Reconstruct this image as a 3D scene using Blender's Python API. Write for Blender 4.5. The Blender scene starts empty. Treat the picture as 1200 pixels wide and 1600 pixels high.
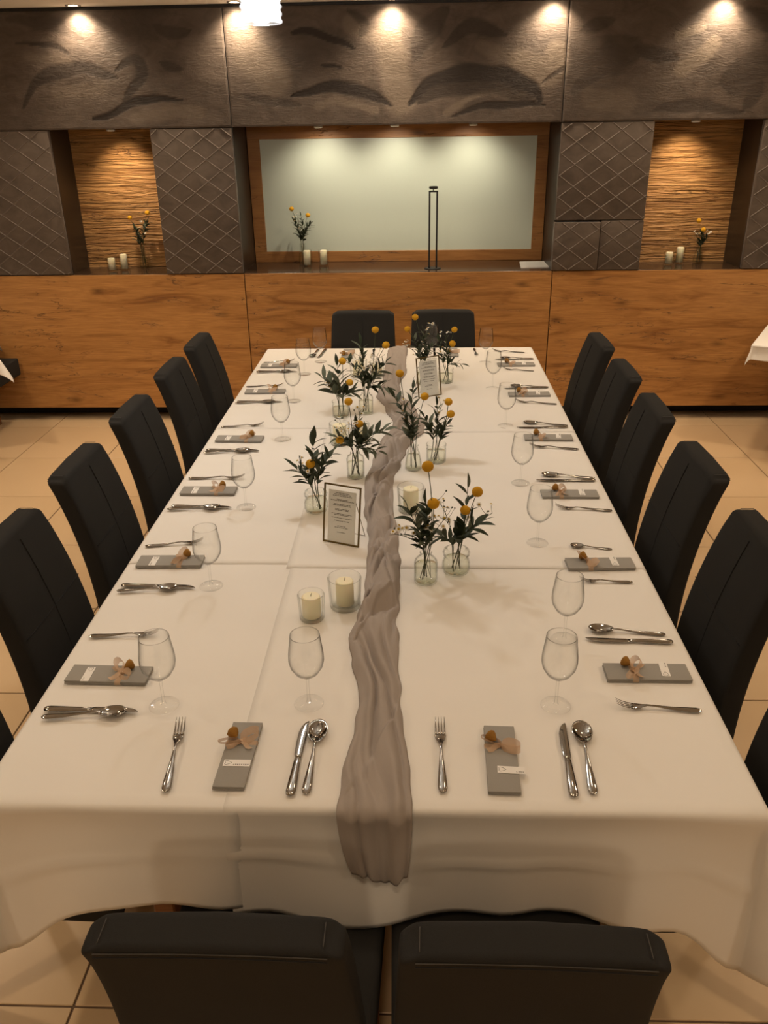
import bpy, bmesh, math, random
from mathutils import Vector, Matrix, noise
SC = bpy.context.scene
COL = SC.collection
PI = math.pi
rnd = random.Random(11)

# ------------------------------------------------------------------ camera
def cam_axes(yaw, pitch, roll):
    f = Vector((math.sin(yaw)*math.cos(pitch), math.cos(yaw)*math.cos(pitch), -math.sin(pitch)))
    r0 = Vector((math.cos(yaw), -math.sin(yaw), 0)); u0 = r0.cross(f)
    r = r0*math.cos(roll) + u0*math.sin(roll); u = -r0*math.sin(roll) + u0*math.cos(roll)
    return r, u, f
cd = bpy.data.cameras.new('camera'); cam = bpy.data.objects.new('camera', cd); COL.objects.link(cam)
r_, u_, f_ = cam_axes(-0.0411, 0.438, -0.0158)
cam.matrix_world = Matrix(((r_.x, u_.x, -f_.x, 0.1006), (r_.y, u_.y, -f_.y, -1.2693), (r_.z, u_.z, -f_.z, 2.0026), (0, 0, 0, 1)))
cd.sensor_fit = 'VERTICAL'; cd.sensor_height = 24; cd.sensor_width = 18; cd.lens = 19.5; cd.clip_start = 0.02
SC.camera = cam
# ------------------------------------------------------------------ world, view
w = bpy.data.worlds.new('world'); SC.world = w; w.use_nodes = True
w.node_tree.nodes['Background'].inputs[0].default_value = (1, 0.8, 0.6, 1)
w.node_tree.nodes['Background'].inputs[1].default_value = 0.02
vs = SC.view_settings
vs.view_transform = 'Standard'; vs.look = 'None'; vs.gamma = 1; vs.use_curve_mapping = False; vs.exposure = 0.42
WARM = (1.0, 0.77, 0.53); SOFT = (1.0, 0.96, 0.90); CREAM = (1.0, 0.86, 0.66)
P_TABLE, P_SIDE, P_FRONT_FILL, P_PEND, P_WALL, P_NICHE = 10.5, 88.0, 50.0, 14.5, 24.0, 13.0      # lamp powers in watts
cy = SC.cycles; cy.max_bounces = 7; cy.diffuse_bounces = 3; cy.glossy_bounces = 3; cy.transparent_max_bounces = 20

# ------------------------------------------------------------------ helpers
def mesh(name, vs_, fs, mat=None, parent=None, smooth=True, loc=None, rot=None):
    me = bpy.data.meshes.new(name); me.from_pydata([tuple(v) for v in vs_], [], fs); me.validate(); me.update()
    if smooth: me.polygons.foreach_set('use_smooth', [True]*len(me.polygons))
    if mat: me.materials.append(mat)
    return link(name, me, parent, loc, rot)
def link(name, me, parent=None, loc=None, rot=None, scale=None):
    o = bpy.data.objects.new(name, me); COL.objects.link(o)
    if parent: o.parent = parent
    if loc: o.location = loc
    if rot: o.rotation_euler = rot
    if scale: o.scale = scale
    return o
def tag(o, label=None, cat=None, group=None, kind=None):
    if label: o['label'] = label
    if cat: o['category'] = cat
    if group: o['group'] = group
    if kind: o['kind'] = kind
    return o
def thing(name, label, cat, loc=(0, 0, 0), rotz=0, group=None):
    o = bpy.data.objects.new(name, None); COL.objects.link(o); o.empty_display_size = 0.05
    o.location = loc; o.rotation_euler = (0, 0, rotz)
    return tag(o, label, cat, group)
def copy_tree(o, parent=None):
    c = o.copy(); COL.objects.link(c)
    if parent: c.parent = parent
    for ch in list(o.children): copy_tree(ch, c)
    return c
def bm_mesh(name, bm, mat, smooth=False):
    me = bpy.data.meshes.new(name); bm.to_mesh(me); bm.free()
    if smooth: me.polygons.foreach_set('use_smooth', [True]*len(me.polygons))
    me.materials.append(mat); return me
def box_me(name, sx, sy, sz, mat, bev=0.0, seg=2, smooth=False, off=(0, 0, 0)):
    bm = bmesh.new(); bmesh.ops.create_cube(bm, size=1)
    for v in bm.verts: v.co = Vector((v.co.x*sx+off[0], v.co.y*sy+off[1], v.co.z*sz+off[2]))
    if bev: bmesh.ops.bevel(bm, geom=bm.edges[:], offset=bev, segments=seg, affect='EDGES', profile=0.5)
    return bm_mesh(name, bm, mat, smooth)
def box(name, x0, x1, y0, y1, z0, z1, mat, parent=None, bev=0.0, seg=2, smooth=False):
    """box with its vertices in world coordinates"""
    me = box_me(name, x1-x0, y1-y0, z1-z0, mat, bev, seg, smooth, ((x0+x1)/2, (y0+y1)/2, (z0+z1)/2))
    return link(name, me, parent)
def lathe(prof, n=28, close=False):
    V, F = [], []
    m = len(prof)
    for k in range(n):
        a = 2*PI*k/n
        for r, z in prof: V.append((r*math.cos(a), r*math.sin(a), z))
    for k in range(n):
        k2 = (k+1) % n
        for i in range(m-1 if not close else m):
            j = (i+1) % m
            if prof[i][0] < 1e-6 and prof[j][0] < 1e-6: continue
            F.append((k*m+i, k2*m+i, k2*m+j, k*m+j))
    return V, F
def lathe_me(name, prof, mat, n=28, close=False):
    V, F = lathe(prof, n, close)
    me = bpy.data.meshes.new(name); me.from_pydata(V, [], F)
    bm = bmesh.new(); bm.from_mesh(me); bmesh.ops.remove_doubles(bm, verts=bm.verts[:], dist=1e-6)
    bmesh.ops.recalc_face_normals(bm, faces=bm.faces[:]); bm.to_mesh(me); bm.free()
    me.polygons.foreach_set('use_smooth', [True]*len(me.polygons)); me.materials.append(mat); return me
def tube_vf(pts, rad, n=6, cap=True):
    pts = [Vector(p) for p in pts]; V, F = [], []
    up = Vector((0.13, 0.31, 0.94))
    for i, p in enumerate(pts):
        t = (pts[min(i+1, len(pts)-1)] - pts[max(i-1, 0)]).normalized()
        a = t.cross(up)
        if a.length < 1e-4: a = t.cross(Vector((1, 0, 0)))
        a.normalize(); b = t.cross(a)
        r = rad[i] if isinstance(rad, (list, tuple)) else rad
        for k in range(n):
            th = 2*PI*k/n; V.append(p + a*math.cos(th)*r + b*math.sin(th)*r)
    for i in range(len(pts)-1):
        for k in range(n):
            k2 = (k+1) % n; F.append((i*n+k, i*n+k2, (i+1)*n+k2, (i+1)*n+k))
    if cap:
        F.append(tuple(range(n))[::-1]); F.append(tuple((len(pts)-1)*n+k for k in range(n)))
    return V, F
def tube(name, pts, rad, mat, parent=None, n=6):
    V, F = tube_vf(pts, rad, n); return mesh(name, V, F, mat, parent)
def merge(parts):
    V, F = [], []
    for v, f in parts:
        o = len(V); V += [tuple(q) for q in v]; F += [tuple(i+o for i in g) for g in f]
    return V, F
def bez(p0, p1, p2, n=8):
    p0, p1, p2 = Vector(p0), Vector(p1), Vector(p2)
    return [p0*(1-t)**2 + p1*2*t*(1-t) + p2*t*t for t in [i/n for i in range(n+1)]]
def sweep_vf(st, n=10):
    """stations (y, x centre, half width, z centre, half height) -> elliptic section body"""
    V, F = [], []
    for y, xc, hw, zc, hh in st:
        for k in range(n):
            a = 2*PI*k/n; V.append((xc+hw*math.cos(a), y, zc+hh*math.sin(a)))
    for i in range(len(st)-1):
        for k in range(n):
            k2 = (k+1) % n; F.append((i*n+k, (i+1)*n+k, (i+1)*n+k2, i*n+k2))
    F.append(tuple(range(n))); F.append(tuple((len(st)-1)*n+k for k in range(n))[::-1])
    return V, F
def strip(name, path, wv, mat, parent=None, half=0.008):
    V, F = [], []
    for i, p in enumerate(path):
        p = Vector(p); q = Vector(wv[i] if isinstance(wv, list) else wv)*half
        V += [p-q, p, p+q]
    for i in range(len(path)-1):
        for k in (0, 1): F.append((i*3+k, i*3+k+1, i*3+k+4, i*3+k+3))
    return mesh(name, V, F, mat, parent)
def sstep(a, b, x):
    t = max(0.0, min(1.0, (x-a)/(b-a))); return t*t*(3-2*t)
def interp(tab, x):
    if x <= tab[0][0]: return tab[0][1:]
    for a, b in zip(tab, tab[1:]):
        if x <= b[0]:
            t = sstep(0, 1, (x-a[0])/(b[0]-a[0])); return tuple(p*(1-t)+q*t for p, q in zip(a[1:], b[1:]))
    return tab[-1][1:]

# ------------------------------------------------------------------ materials
def mat(name, col, rough=0.5, metal=0.0, spec=0.5, emis=None, estr=0.0, sheen=0.0, sss=0.0, coat=0.0):
    m = bpy.data.materials.new(name); m.use_nodes = True; b = m.node_tree.nodes['Principled BSDF']
    b.inputs['Base Color'].default_value = (*col, 1); b.inputs['Roughness'].default_value = rough
    b.inputs['Metallic'].default_value = metal; b.inputs['Specular IOR Level'].default_value = spec
    if emis: b.inputs['Emission Color'].default_value = (*emis, 1); b.inputs['Emission Strength'].default_value = estr
    if sheen: b.inputs['Sheen Weight'].default_value = sheen; b.inputs['Sheen Roughness'].default_value = 0.4
    if sss:
        b.inputs['Subsurface Weight'].default_value = sss; b.inputs['Subsurface Radius'].default_value = (0.02, 0.012, 0.006)
    if coat: b.inputs['Coat Weight'].default_value = coat; b.inputs['Coat Roughness'].default_value = 0.08
    return m
class N:
    """small node-tree writer"""
    def __init__(s, m): s.m = m; s.t = m.node_tree; s.b = s.t.nodes['Principled BSDF']
    def new(s, typ, **kw):
        n = s.t.nodes.new(typ)
        for k, v in kw.items():
            if k.startswith('i_'): n.inputs[int(k[2:])].default_value = v
            else: setattr(n, k, v)
        return n
    def ln(s, a, b): s.t.links.new(a, b)
    def coord(s, scale=(1, 1, 1), rot=(0, 0, 0), loc=(0, 0, 0)):
        tc = s.new('ShaderNodeTexCoord'); mp = s.new('ShaderNodeMapping')
        mp.inputs['Scale'].default_value = scale; mp.inputs['Rotation'].default_value = rot; mp.inputs['Location'].default_value = loc
        s.ln(tc.outputs['Object'], mp.inputs['Vector']); return mp.outputs['Vector']
    def noise(s, vec, scale, detail=4, rough=0.55, dist=0.0):
        n = s.new('ShaderNodeTexNoise'); n.inputs['Scale'].default_value = scale; n.inputs['Detail'].default_value = detail
        n.inputs['Roughness'].default_value = rough; n.inputs['Distortion'].default_value = dist
        s.ln(vec, n.inputs['Vector']); return n.outputs['Fac']
    def ramp(s, fac, stops):
        n = s.new('ShaderNodeValToRGB'); e = n.color_ramp.elements
        while len(e) < len(stops): e.new(0.5)
        for i, (p, c) in enumerate(stops):
            e[i].position = p; e[i].color = (*c, 1) if len(c) == 3 else c
        s.ln(fac, n.inputs['Fac']); return n.outputs['Color']
    def mix(s, fac, a, b, mode='MIX'):
        n = s.new('ShaderNodeMix', data_type='RGBA', blend_type=mode)
        for v, i in ((fac, 0), (a, 6), (b, 7)):
            if hasattr(v, 'default_value'): s.ln(v, n.inputs[i])
            else: n.inputs[i].default_value = v if i == 0 else (*v, 1)
        return n.outputs[2]
    def math(s, op, a, b=0.0):
        n = s.new('ShaderNodeMath', operation=op)
        for v, i in ((a, 0), (b, 1)):
            if hasattr(v, 'default_value'): s.ln(v, n.inputs[i])
            else: n.inputs[i].default_value = v
        return n.outputs[0]
    def bump(s, h, strength=0.3, dist=0.01, prev=None):
        n = s.new('ShaderNodeBump'); n.inputs['Strength'].default_value = strength; n.inputs['Distance'].default_value = dist
        s.ln(h, n.inputs['Height'])
        if prev: s.ln(prev, n.inputs['Normal'])
        return n.outputs['Normal']
    def col(s, c): s.ln(c, s.b.inputs['Base Color'])
    def nrm(s, n): s.ln(n, s.b.inputs['Normal'])
    def rough(s, r): s.ln(r, s.b.inputs['Roughness'])

def fabric(name, col, col2, scale=900, bump=0.25, rough=0.9, sheen=0.0):
    m = mat(name, col, rough, sheen=sheen, spec=0.25); n = N(m); v = n.coord()
    f1 = n.noise(v, scale, 2); f2 = n.noise(v, 5, 3)
    n.col(n.mix(n.math('MULTIPLY', n.math('ADD', f1, f2), 0.5), col, col2))
    n.nrm(n.bump(f1, bump, 0.001)); return m
def oak(name, light, mid, dark, carve=0.0, rough=0.5, seed=0.0):
    m = mat(name, mid, rough, spec=0.35); n = N(m)
    v = n.coord((0.9, 1, 7.0), loc=(seed, 0, seed*1.7)); fine = n.coord((2.2, 1, 70), loc=(seed, 0, 0))
    big = n.noise(v, 1.6, 6, 0.6, 1.4); gr = n.noise(fine, 3.0, 4, 0.6, 0.3)
    c = n.ramp(big, [(0.30, dark), (0.45, mid), (0.62, light), (0.78, mid)])
    c = n.mix(n.ramp(gr, [(0.35, (0.5, 0.5, 0.5)), (0.62, (0, 0, 0))]), c, dark)
    # long dark checks
    ck = n.noise(n.coord((0.75, 1, 5.5), loc=(3.1+seed, 0, 1.2)), 1.5, 5, 0.55, 1.8)
    line = n.ramp(ck, [(0.488, (0, 0, 0)), (0.5, (1, 1, 1)), (0.512, (0, 0, 0))])
    msk = n.ramp(n.noise(n.coord((1.1, 1, 4), loc=(9+seed, 0, 4)), 1.7, 2), [(0.50, (0, 0, 0)), (0.60, (1, 1, 1))])
    crack = n.math('MULTIPLY', line, msk)
    c = n.mix(n.math('MULTIPLY', crack, 0.85), c, tuple(q*0.22 for q in dark))
    # knots
    vo = n.new('ShaderNodeTexVoronoi'); vo.inputs['Scale'].default_value = 2.1; n.ln(n.coord((1, 1, 2.3), loc=(0.37+seed, 0, 0.61)), vo.inputs['Vector'])
    kd = n.math('ADD', vo.outputs['Distance'], n.math('MULTIPLY', n.math('SUBTRACT', gr, 0.5), 0.12))
    kn = n.ramp(kd, [(0.02, (1, 1, 1)), (0.075, (0.5, 0.5, 0.5)), (0.15, (0, 0, 0))])
    c = n.mix(n.math('MULTIPLY', kn, 0.8), c, tuple(q*0.3 for q in dark))
    n.col(c)
    nb = n.bump(gr, 0.25, 0.002)
    nb = n.bump(n.math('SUBTRACT', 1.0, crack), 0.6, 0.004, nb)
    if carve:
        wv = n.noise(n.coord((1.9, 1, 32)), 1.4, 4, 0.5, 1.2)
        nb = n.bump(wv, carve, 0.045, nb)
    n.nrm(nb); return m
def glass(name, tint=(0.97, 0.98, 0.97), edge=(0.30, 0.33, 0.31), power=2.6, refl=1.0):
    """thin clear glass: clear face-on, longer path and mirror at grazing angles"""
    m = bpy.data.materials.new(name); m.use_nodes = True; t = m.node_tree; t.nodes.clear()
    out = t.nodes.new('ShaderNodeOutputMaterial'); mx = t.nodes.new('ShaderNodeMixShader')
    tr = t.nodes.new('ShaderNodeBsdfTransparent'); gl = t.nodes.new('ShaderNodeBsdfGlossy'); gl.inputs['Roughness'].default_value = 0.02
    gl.inputs['Color'].default_value = (refl, refl, refl, 1)
    p5 = t.nodes.new('ShaderNodeMath'); p5.operation = 'POWER'; p5.inputs[1].default_value = 5.0
    fr = t.nodes.new('ShaderNodeMath'); fr.operation = 'MULTIPLY_ADD'; fr.inputs[1].default_value = 0.6; fr.inputs[2].default_value = 0.022
    lw = t.nodes.new('ShaderNodeLayerWeight'); lw.inputs['Blend'].default_value = 0.5
    pw = t.nodes.new('ShaderNodeMath'); pw.operation = 'POWER'; pw.inputs[1].default_value = power
    mc = t.nodes.new('ShaderNodeMix'); mc.data_type = 'RGBA'; mc.inputs[6].default_value = (*tint, 1); mc.inputs[7].default_value = (*edge, 1)
    L = t.links.new
    L(lw.outputs['Facing'], pw.inputs[0]); L(lw.outputs['Facing'], p5.inputs[0]); L(p5.outputs[0], fr.inputs[0]); L(pw.outputs[0], mc.inputs[0]); L(mc.outputs[2], tr.inputs['Color'])
    L(fr.outputs[0], mx.inputs[0]); L(tr.outputs[0], mx.inputs[1]); L(gl.outputs[0], mx.inputs[2]); L(mx.outputs[0], out.inputs['Surface'])
    return m
def sheer(name, col, alpha, rough=0.8):
    m = mat(name, col, rough, spec=0.2); n = N(m); n.b.inputs['Alpha'].default_value = alpha
    f = n.noise(n.coord(), 1200, 2); n.nrm(n.bump(f, 0.3, 0.001)); return m

M = {}
M['chair'] = fabric('charcoal_fabric', (0.0140, 0.0138, 0.0132), (0.030, 0.0292, 0.028), 700, 0.5, 0.9, 0.0)
M['seam'] = mat('charcoal_seam', (0.010, 0.010, 0.011), 0.9)
M['thread'] = mat('grey_thread', (0.065, 0.062, 0.058), 0.8)
M['leg'] = oak('chair_leg_wood', (0.30, 0.13, 0.045), (0.24, 0.10, 0.032), (0.12, 0.045, 0.015), rough=0.4)
M['cloth'] = fabric('white_tablecloth', (0.80, 0.775, 0.735), (0.86, 0.835, 0.80), 1100, 0.15, 0.85)
M['runner'] = fabric('grey_gauze', (0.33, 0.285, 0.255), (0.42, 0.37, 0.335), 800, 0.4, 0.95)
M['napkin'] = fabric('sage_grey_linen', (0.30, 0.288, 0.265), (0.36, 0.345, 0.32), 900, 0.35, 0.9)
M['ribbon'] = sheer('tan_organza', (0.70, 0.49, 0.33), 0.66)
M['dry'] = fabric('dried_flower', (0.24, 0.11, 0.02), (0.42, 0.22, 0.05), 500, 1.0)
M['card'] = mat('white_card', (0.85, 0.83, 0.80), 0.7)
M['ink'] = mat('grey_ink', (0.10, 0.095, 0.09), 0.8)
M['paper'] = mat('menu_paper', (0.84, 0.84, 0.83), 0.8)
M['steel'] = mat('polished_steel', (0.36, 0.352, 0.34), 0.06, 1.0)
M['glass'] = glass('wine_glass', (0.99, 0.992, 0.99), (0.06, 0.065, 0.06), 4.6)
M['foot'] = glass('wine_glass_foot', (0.995, 0.996, 0.995), (0.10, 0.11, 0.10), 8.0)
M['thick'] = glass('vase_glass', (0.990, 0.995, 0.987), (0.05, 0.08, 0.06), 6.0)
M['water'] = glass('vase_water', (0.985, 0.99, 0.955), (0.78, 0.81, 0.70), 3.0)
M['wax'] = mat('cream_wax', (0.93, 0.87, 0.64), 0.55, sss=0.25)
M['wick'] = mat('wick', (0.35, 0.30, 0.22), 0.9)
M['ball'] = fabric('yellow_ball_flower', (0.62, 0.30, 0.012), (0.80, 0.44, 0.03), 420, 1.0)
M['stem'] = mat('green_stem', (0.045, 0.06, 0.02), 0.7)
M['leaf'] = fabric('olive_leaf', (0.022, 0.034, 0.018), (0.055, 0.072, 0.040), 60, 0.2, 0.55)
M['leaf2'] = fabric('grey_green_leaf', (0.09, 0.11, 0.075), (0.15, 0.17, 0.12), 60, 0.2, 0.6)
M['petal'] = mat('white_petal', (0.80, 0.79, 0.74), 0.8)
M['eye'] = mat('flower_eye', (0.55, 0.36, 0.04), 0.9)
M['brass'] = mat('antique_brass', (0.17, 0.125, 0.05), 0.35, 1.0)
M['black'] = mat('black_metal', (0.012, 0.012, 0.012), 0.45)
M['white'] = mat('white_plastic', (0.75, 0.73, 0.68), 0.4)
M['oak'] = oak('oak_panel', (0.56, 0.285, 0.092), (0.46, 0.225, 0.070), (0.25, 0.105, 0.030), rough=0.45)
M['oak_centre'] = oak('oak_panel_dark', (0.56, 0.285, 0.093), (0.46, 0.225, 0.070), (0.23, 0.097, 0.028), rough=0.45, seed=4.3)
M['oak_niche'] = oak('carved_oak', (0.54, 0.30, 0.11), (0.44, 0.23, 0.078), (0.26, 0.12, 0.038), carve=1.0, rough=0.55, seed=1.7)
M['frame_wood'] = oak('frame_wood', (0.40, 0.19, 0.06), (0.33, 0.15, 0.045), (0.24, 0.10, 0.03), rough=0.45, seed=7.7)
M['dark'] = mat('dark_brown_lacquer', (0.030, 0.021, 0.015), 0.35)
M['ledge'] = mat('dark_ledge', (0.050, 0.030, 0.019), 0.16)
M['plinth'] = mat('black_plinth', (0.008, 0.007, 0.006), 0.6)
M['pane'] = mat('pale_green_panel', (0.58, 0.64, 0.55), 0.22, spec=0.5)
nn = N(M['pane']); nn.nrm(nn.bump(nn.noise(nn.coord((3, 1, 3)), 6, 5), 0.10, 0.01))
M['plaster'] = mat('ceiling_paint', (0.90, 0.87, 0.80), 0.9)
M['wallpaint'] = mat('wall_paint', (0.60, 0.52, 0.42), 0.9)
M['glow'] = mat('lamp_lens', (1, 1, 1), 0.4, emis=(1.0, 0.80, 0.55), estr=30)
M['bulb'] = mat('frosted_bulb', (1, 1, 1), 0.4, emis=(1.0, 0.96, 0.92), estr=4)
m = bpy.data.materials.new('ribbed_glass'); m.use_nodes = True; M['shade'] = m; t_ = m.node_tree; t_.nodes.clear()
o_ = t_.nodes.new('ShaderNodeOutputMaterial'); mx1 = t_.nodes.new('ShaderNodeMixShader'); mx2 = t_.nodes.new('ShaderNodeMixShader')
tl_ = t_.nodes.new('ShaderNodeBsdfTranslucent'); tl_.inputs[0].default_value = (0.86, 0.90, 0.97, 1); tp_ = t_.nodes.new('ShaderNodeBsdfTransparent'); gl_ = t_.nodes.new('ShaderNodeBsdfGlossy'); gl_.inputs['Roughness'].default_value = 0.1
mx1.inputs[0].default_value = 0.80; mx2.inputs[0].default_value = 0.15
for a_, b_ in ((tl_.outputs[0], mx1.inputs[1]), (tp_.outputs[0], mx1.inputs[2]), (mx1.outputs[0], mx2.inputs[1]), (gl_.outputs[0], mx2.inputs[2]), (mx2.outputs[0], o_.inputs[0])): t_.links.new(a_, b_)
M['chrome'] = mat('chrome', (0.7, 0.7, 0.7), 0.12, 1.0)
# floor tile
m = mat('beige_tile', (0.5, 0.36, 0.22), 0.3, spec=0.45); n = N(m); v = n.coord()
n.col(n.ramp(n.noise(v, 1.3, 6, 0.6), [(0.3, (0.62, 0.445, 0.262)), (0.7, (0.66, 0.48, 0.29))])); M['tile'] = m
M['grout'] = mat('dark_grout', (0.14, 0.09, 0.055), 0.9)
# brushed suede wall panels: pile direction painted as a vertex attribute
def suede(name, attr):
    m = mat(name, (0.1, 0.08, 0.07), 0.55, spec=0.3, sheen=0.15); n = N(m)
    v = n.coord(); fine = n.noise(v, 260, 3); mid_ = n.noise(n.coord((1, 1, 1.6)), 7, 6, 0.65, 0.8)
    base = n.ramp(mid_, [(0.3, (0.072, 0.055, 0.044)), (0.7, (0.125, 0.098, 0.080))])
    nb = n.bump(fine, 0.35, 0.002)
    if attr:
        at = n.new('ShaderNodeAttribute', attribute_name='pile')
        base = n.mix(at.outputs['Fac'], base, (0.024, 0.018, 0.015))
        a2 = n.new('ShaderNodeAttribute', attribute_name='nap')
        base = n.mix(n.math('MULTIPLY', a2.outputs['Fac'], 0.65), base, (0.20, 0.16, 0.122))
        st = n.noise(n.coord((5, 1, 16), rot=(0, 0.5, 0)), 3.0, 6, 0.7, 1.6)
        nb = n.bump(st, 0.55, 0.012, nb)
    n.col(base); n.nrm(nb); return m
M['suede'] = suede('brushed_suede', True); M['quilt'] = suede('quilted_suede', False)
M['ridge'] = mat('suede_ridge', (0.125, 0.10, 0.083), 0.55, sheen=0.15)

# ------------------------------------------------------------------ the room
D = 4.6343                        # face of the feature wall
ZL, ZN, ZU, ZC = 1.0659, 1.985, 1.9886, 2.675   # ledge, niche top, upper panel bottom, ceiling
XA, XB = -1.0892, 1.032           # panel seams
RX, RY0 = 4.3, -4.0
def struct(o): o['kind'] = 'structure'; return o
floor = struct(box('floor', -RX, RX, RY0, 5.3, -0.12, -0.004, M['grout']))
TXP, TYP = 0.604, 0.629
tile_me = box_me('tile', TXP-0.006, TYP-0.006, 0.02, M['tile'], 0.0015, 1)
for i in range(-9, 10):
    for j in range(-6, 8):
        cx, cy = -0.756+TXP*(i+0.5), 0.07+TYP*(j+0.5)
        if abs(cx) > RX-0.25 or cy > 4.85 or cy < RY0+0.2: continue
        link('tile', tile_me, floor, (cx, cy, -0.010))
struct(box('ceiling', -RX, RX, RY0, 5.3, ZC, ZC+0.1, M['plaster']))
struct(box('wall_left', -RX-0.1, -RX, RY0, 5.3, 0, ZC, M['wallpaint']))
struct(box('wall_right', RX, RX+0.1, RY0, 5.3, 0, ZC, M['wallpaint']))
struct(box('wall_near', -RX, RX, RY0-0.1, RY0, 0, ZC, M['wallpaint']))
wall = struct(box('wall_far', -RX, RX, 5.2, 5.3, 0, ZC, M['dark']))
struct(box('baseboard_far', -RX, RX, 4.81, 5.19, 0.0, 0.098, M['plinth']))
struct(box('trim_1', -RX, RX, D-0.004, D+0.03, ZC-0.018, ZC-0.001, M['plinth']))
# oak wainscot panels
for x0, x1, mm in ((-3.215, XA-0.003, 'oak'), (XA+0.003, XB+0.005, 'oak_centre'), (XB+0.011, 3.16, 'oak'), (-RX+0.01, -3.221, 'oak_centre'), (3.166, RX-0.01, 'oak_centre')):
    box('wainscot_panel', x0, x1, D, D+0.022, 0.098, ZL-0.004, M[mm], wall, 0.0015, 1)
box('wainscot_carcass', -RX+0.01, RX-0.01, D+0.024, 4.805, 0.10, ZL-0.03, M['plinth'], wall)
# ledge over the whole run
box('ledge', -RX+0.01, RX-0.01, D+0.004, 5.19, ZL-0.026, ZL, M['ledge'], wall, 0.002, 1)
# upper brushed panels
STROKES = [([(-2.44, 2.62), (-2.13, 2.58), (-1.98, 2.49)], .061, .45), ([(-2.4, 2.48), (-2.27, 2.48), (-2.15, 2.46), (-2.08, 2.42)], .024, .8),
 ([(-2.44, 2.13), (-2.33, 2.26), (-2.17, 2.32), (-2.01, 2.34), (-1.87, 2.3), (-1.79, 2.28)], .057, .75), ([(-1.8, 2.32), (-1.69, 2.38), (-1.64, 2.36), (-1.64, 2.29), (-1.72, 2.2), (-1.79, 2.12)], .049, .7),
 ([(-1.99, 2.04), (-1.86, 2.08), (-1.71, 2.14), (-1.54, 2.16), (-1.39, 2.14)], .037, 1), ([(-1.53, 2.57), (-1.41, 2.52), (-1.29, 2.54)], .057, .6), ([(-1.51, 2.36), (-1.37, 2.32)], .041, .6),
 ([(-0.67, 2.51), (-0.53, 2.51), (-0.39, 2.47), (-0.28, 2.41)], .037, 1), ([(-0.69, 2.16), (-0.51, 2.2), (-0.34, 2.2), (-0.18, 2.16), (-0.05, 2.09)], .053, 1), ([(-0.5, 2.33), (-0.36, 2.31)], .016, 1),
 ([(-1.0, 2.17), (-0.8, 2.13), (-0.63, 2.11)], .041, .6), ([(-0.31, 2.63), (-0.21, 2.56), (-0.25, 2.48)], .045, .6), ([(0.06, 2.1), (0.18, 2.22), (0.38, 2.27), (0.62, 2.26), (0.83, 2.19), (0.9, 2.1)], .075, 1),
 ([(0.26, 2.43), (0.46, 2.52), (0.65, 2.48)], .06, .7), ([(0.33, 2.03), (0.55, 2.08), (0.75, 2.1), (0.93, 2.08)], .033, .9), ([(0.89, 2.21), (0.98, 2.27), (1.04, 2.31)], .02, .7),
 ([(1.07, 2.14), (1.15, 2.21), (1.3, 2.28)], .049, .6), ([(1.44, 2.39), (1.72, 2.33)], .065, .65), ([(1.6, 2.05), (1.84, 2.07), (2.16, 2.03)], .057, .6), ([(2.07, 2.33), (2.21, 2.19), (2.16, 2.05)], .09, .55),
 ([(0.12, 2.12), (0.32, 2.21), (0.6, 2.21), (0.84, 2.13)], .11, .75), ([(1.15, 2.3), (1.5, 2.4)], .14, .5), ([(2.0, 2.2), (2.3, 2.3)], .16, .5), ([(1.12, 2.5), (1.31, 2.55)], .057, .5), ([(0.1, 2.35), (0.16, 2.5), (0.3, 2.62)], .09, .55), ([(2.05, 2.56), (2.35, 2.5)], .08, .5), ([(1.1, 2.42), (1.4, 2.44)], .05, .4)]
def catmull(pts, per=6):
    P = [pts[0]]+list(pts)+[pts[-1]]; out = []
    for i in range(1, len(P)-2):
        for k in range(per):
            t = k/per; a, b, c, d = P[i-1], P[i], P[i+1], P[i+2]
            out.append(tuple(0.5*(2*b[q]+(c[q]-a[q])*t+(2*a[q]-5*b[q]+4*c[q]-d[q])*t*t+(3*b[q]-a[q]-3*c[q]+d[q])*t**3) for q in (0, 1)))
    return out+[pts[-1]]
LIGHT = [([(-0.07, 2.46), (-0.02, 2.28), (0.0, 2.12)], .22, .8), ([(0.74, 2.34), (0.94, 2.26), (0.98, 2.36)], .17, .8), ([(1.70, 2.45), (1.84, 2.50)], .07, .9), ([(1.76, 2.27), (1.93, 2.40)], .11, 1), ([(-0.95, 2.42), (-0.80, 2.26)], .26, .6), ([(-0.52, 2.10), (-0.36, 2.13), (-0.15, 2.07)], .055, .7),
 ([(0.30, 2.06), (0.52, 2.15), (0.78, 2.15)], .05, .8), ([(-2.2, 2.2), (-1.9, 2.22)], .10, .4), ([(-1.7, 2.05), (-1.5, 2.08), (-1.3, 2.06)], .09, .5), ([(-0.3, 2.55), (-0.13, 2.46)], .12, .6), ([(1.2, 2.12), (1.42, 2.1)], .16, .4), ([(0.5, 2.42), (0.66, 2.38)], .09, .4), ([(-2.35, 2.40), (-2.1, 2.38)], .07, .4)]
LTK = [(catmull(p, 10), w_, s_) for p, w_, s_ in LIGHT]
STK = [(catmull(p, 18), w_*1.45, s_) for p, w_, s_ in STROKES]
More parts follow.
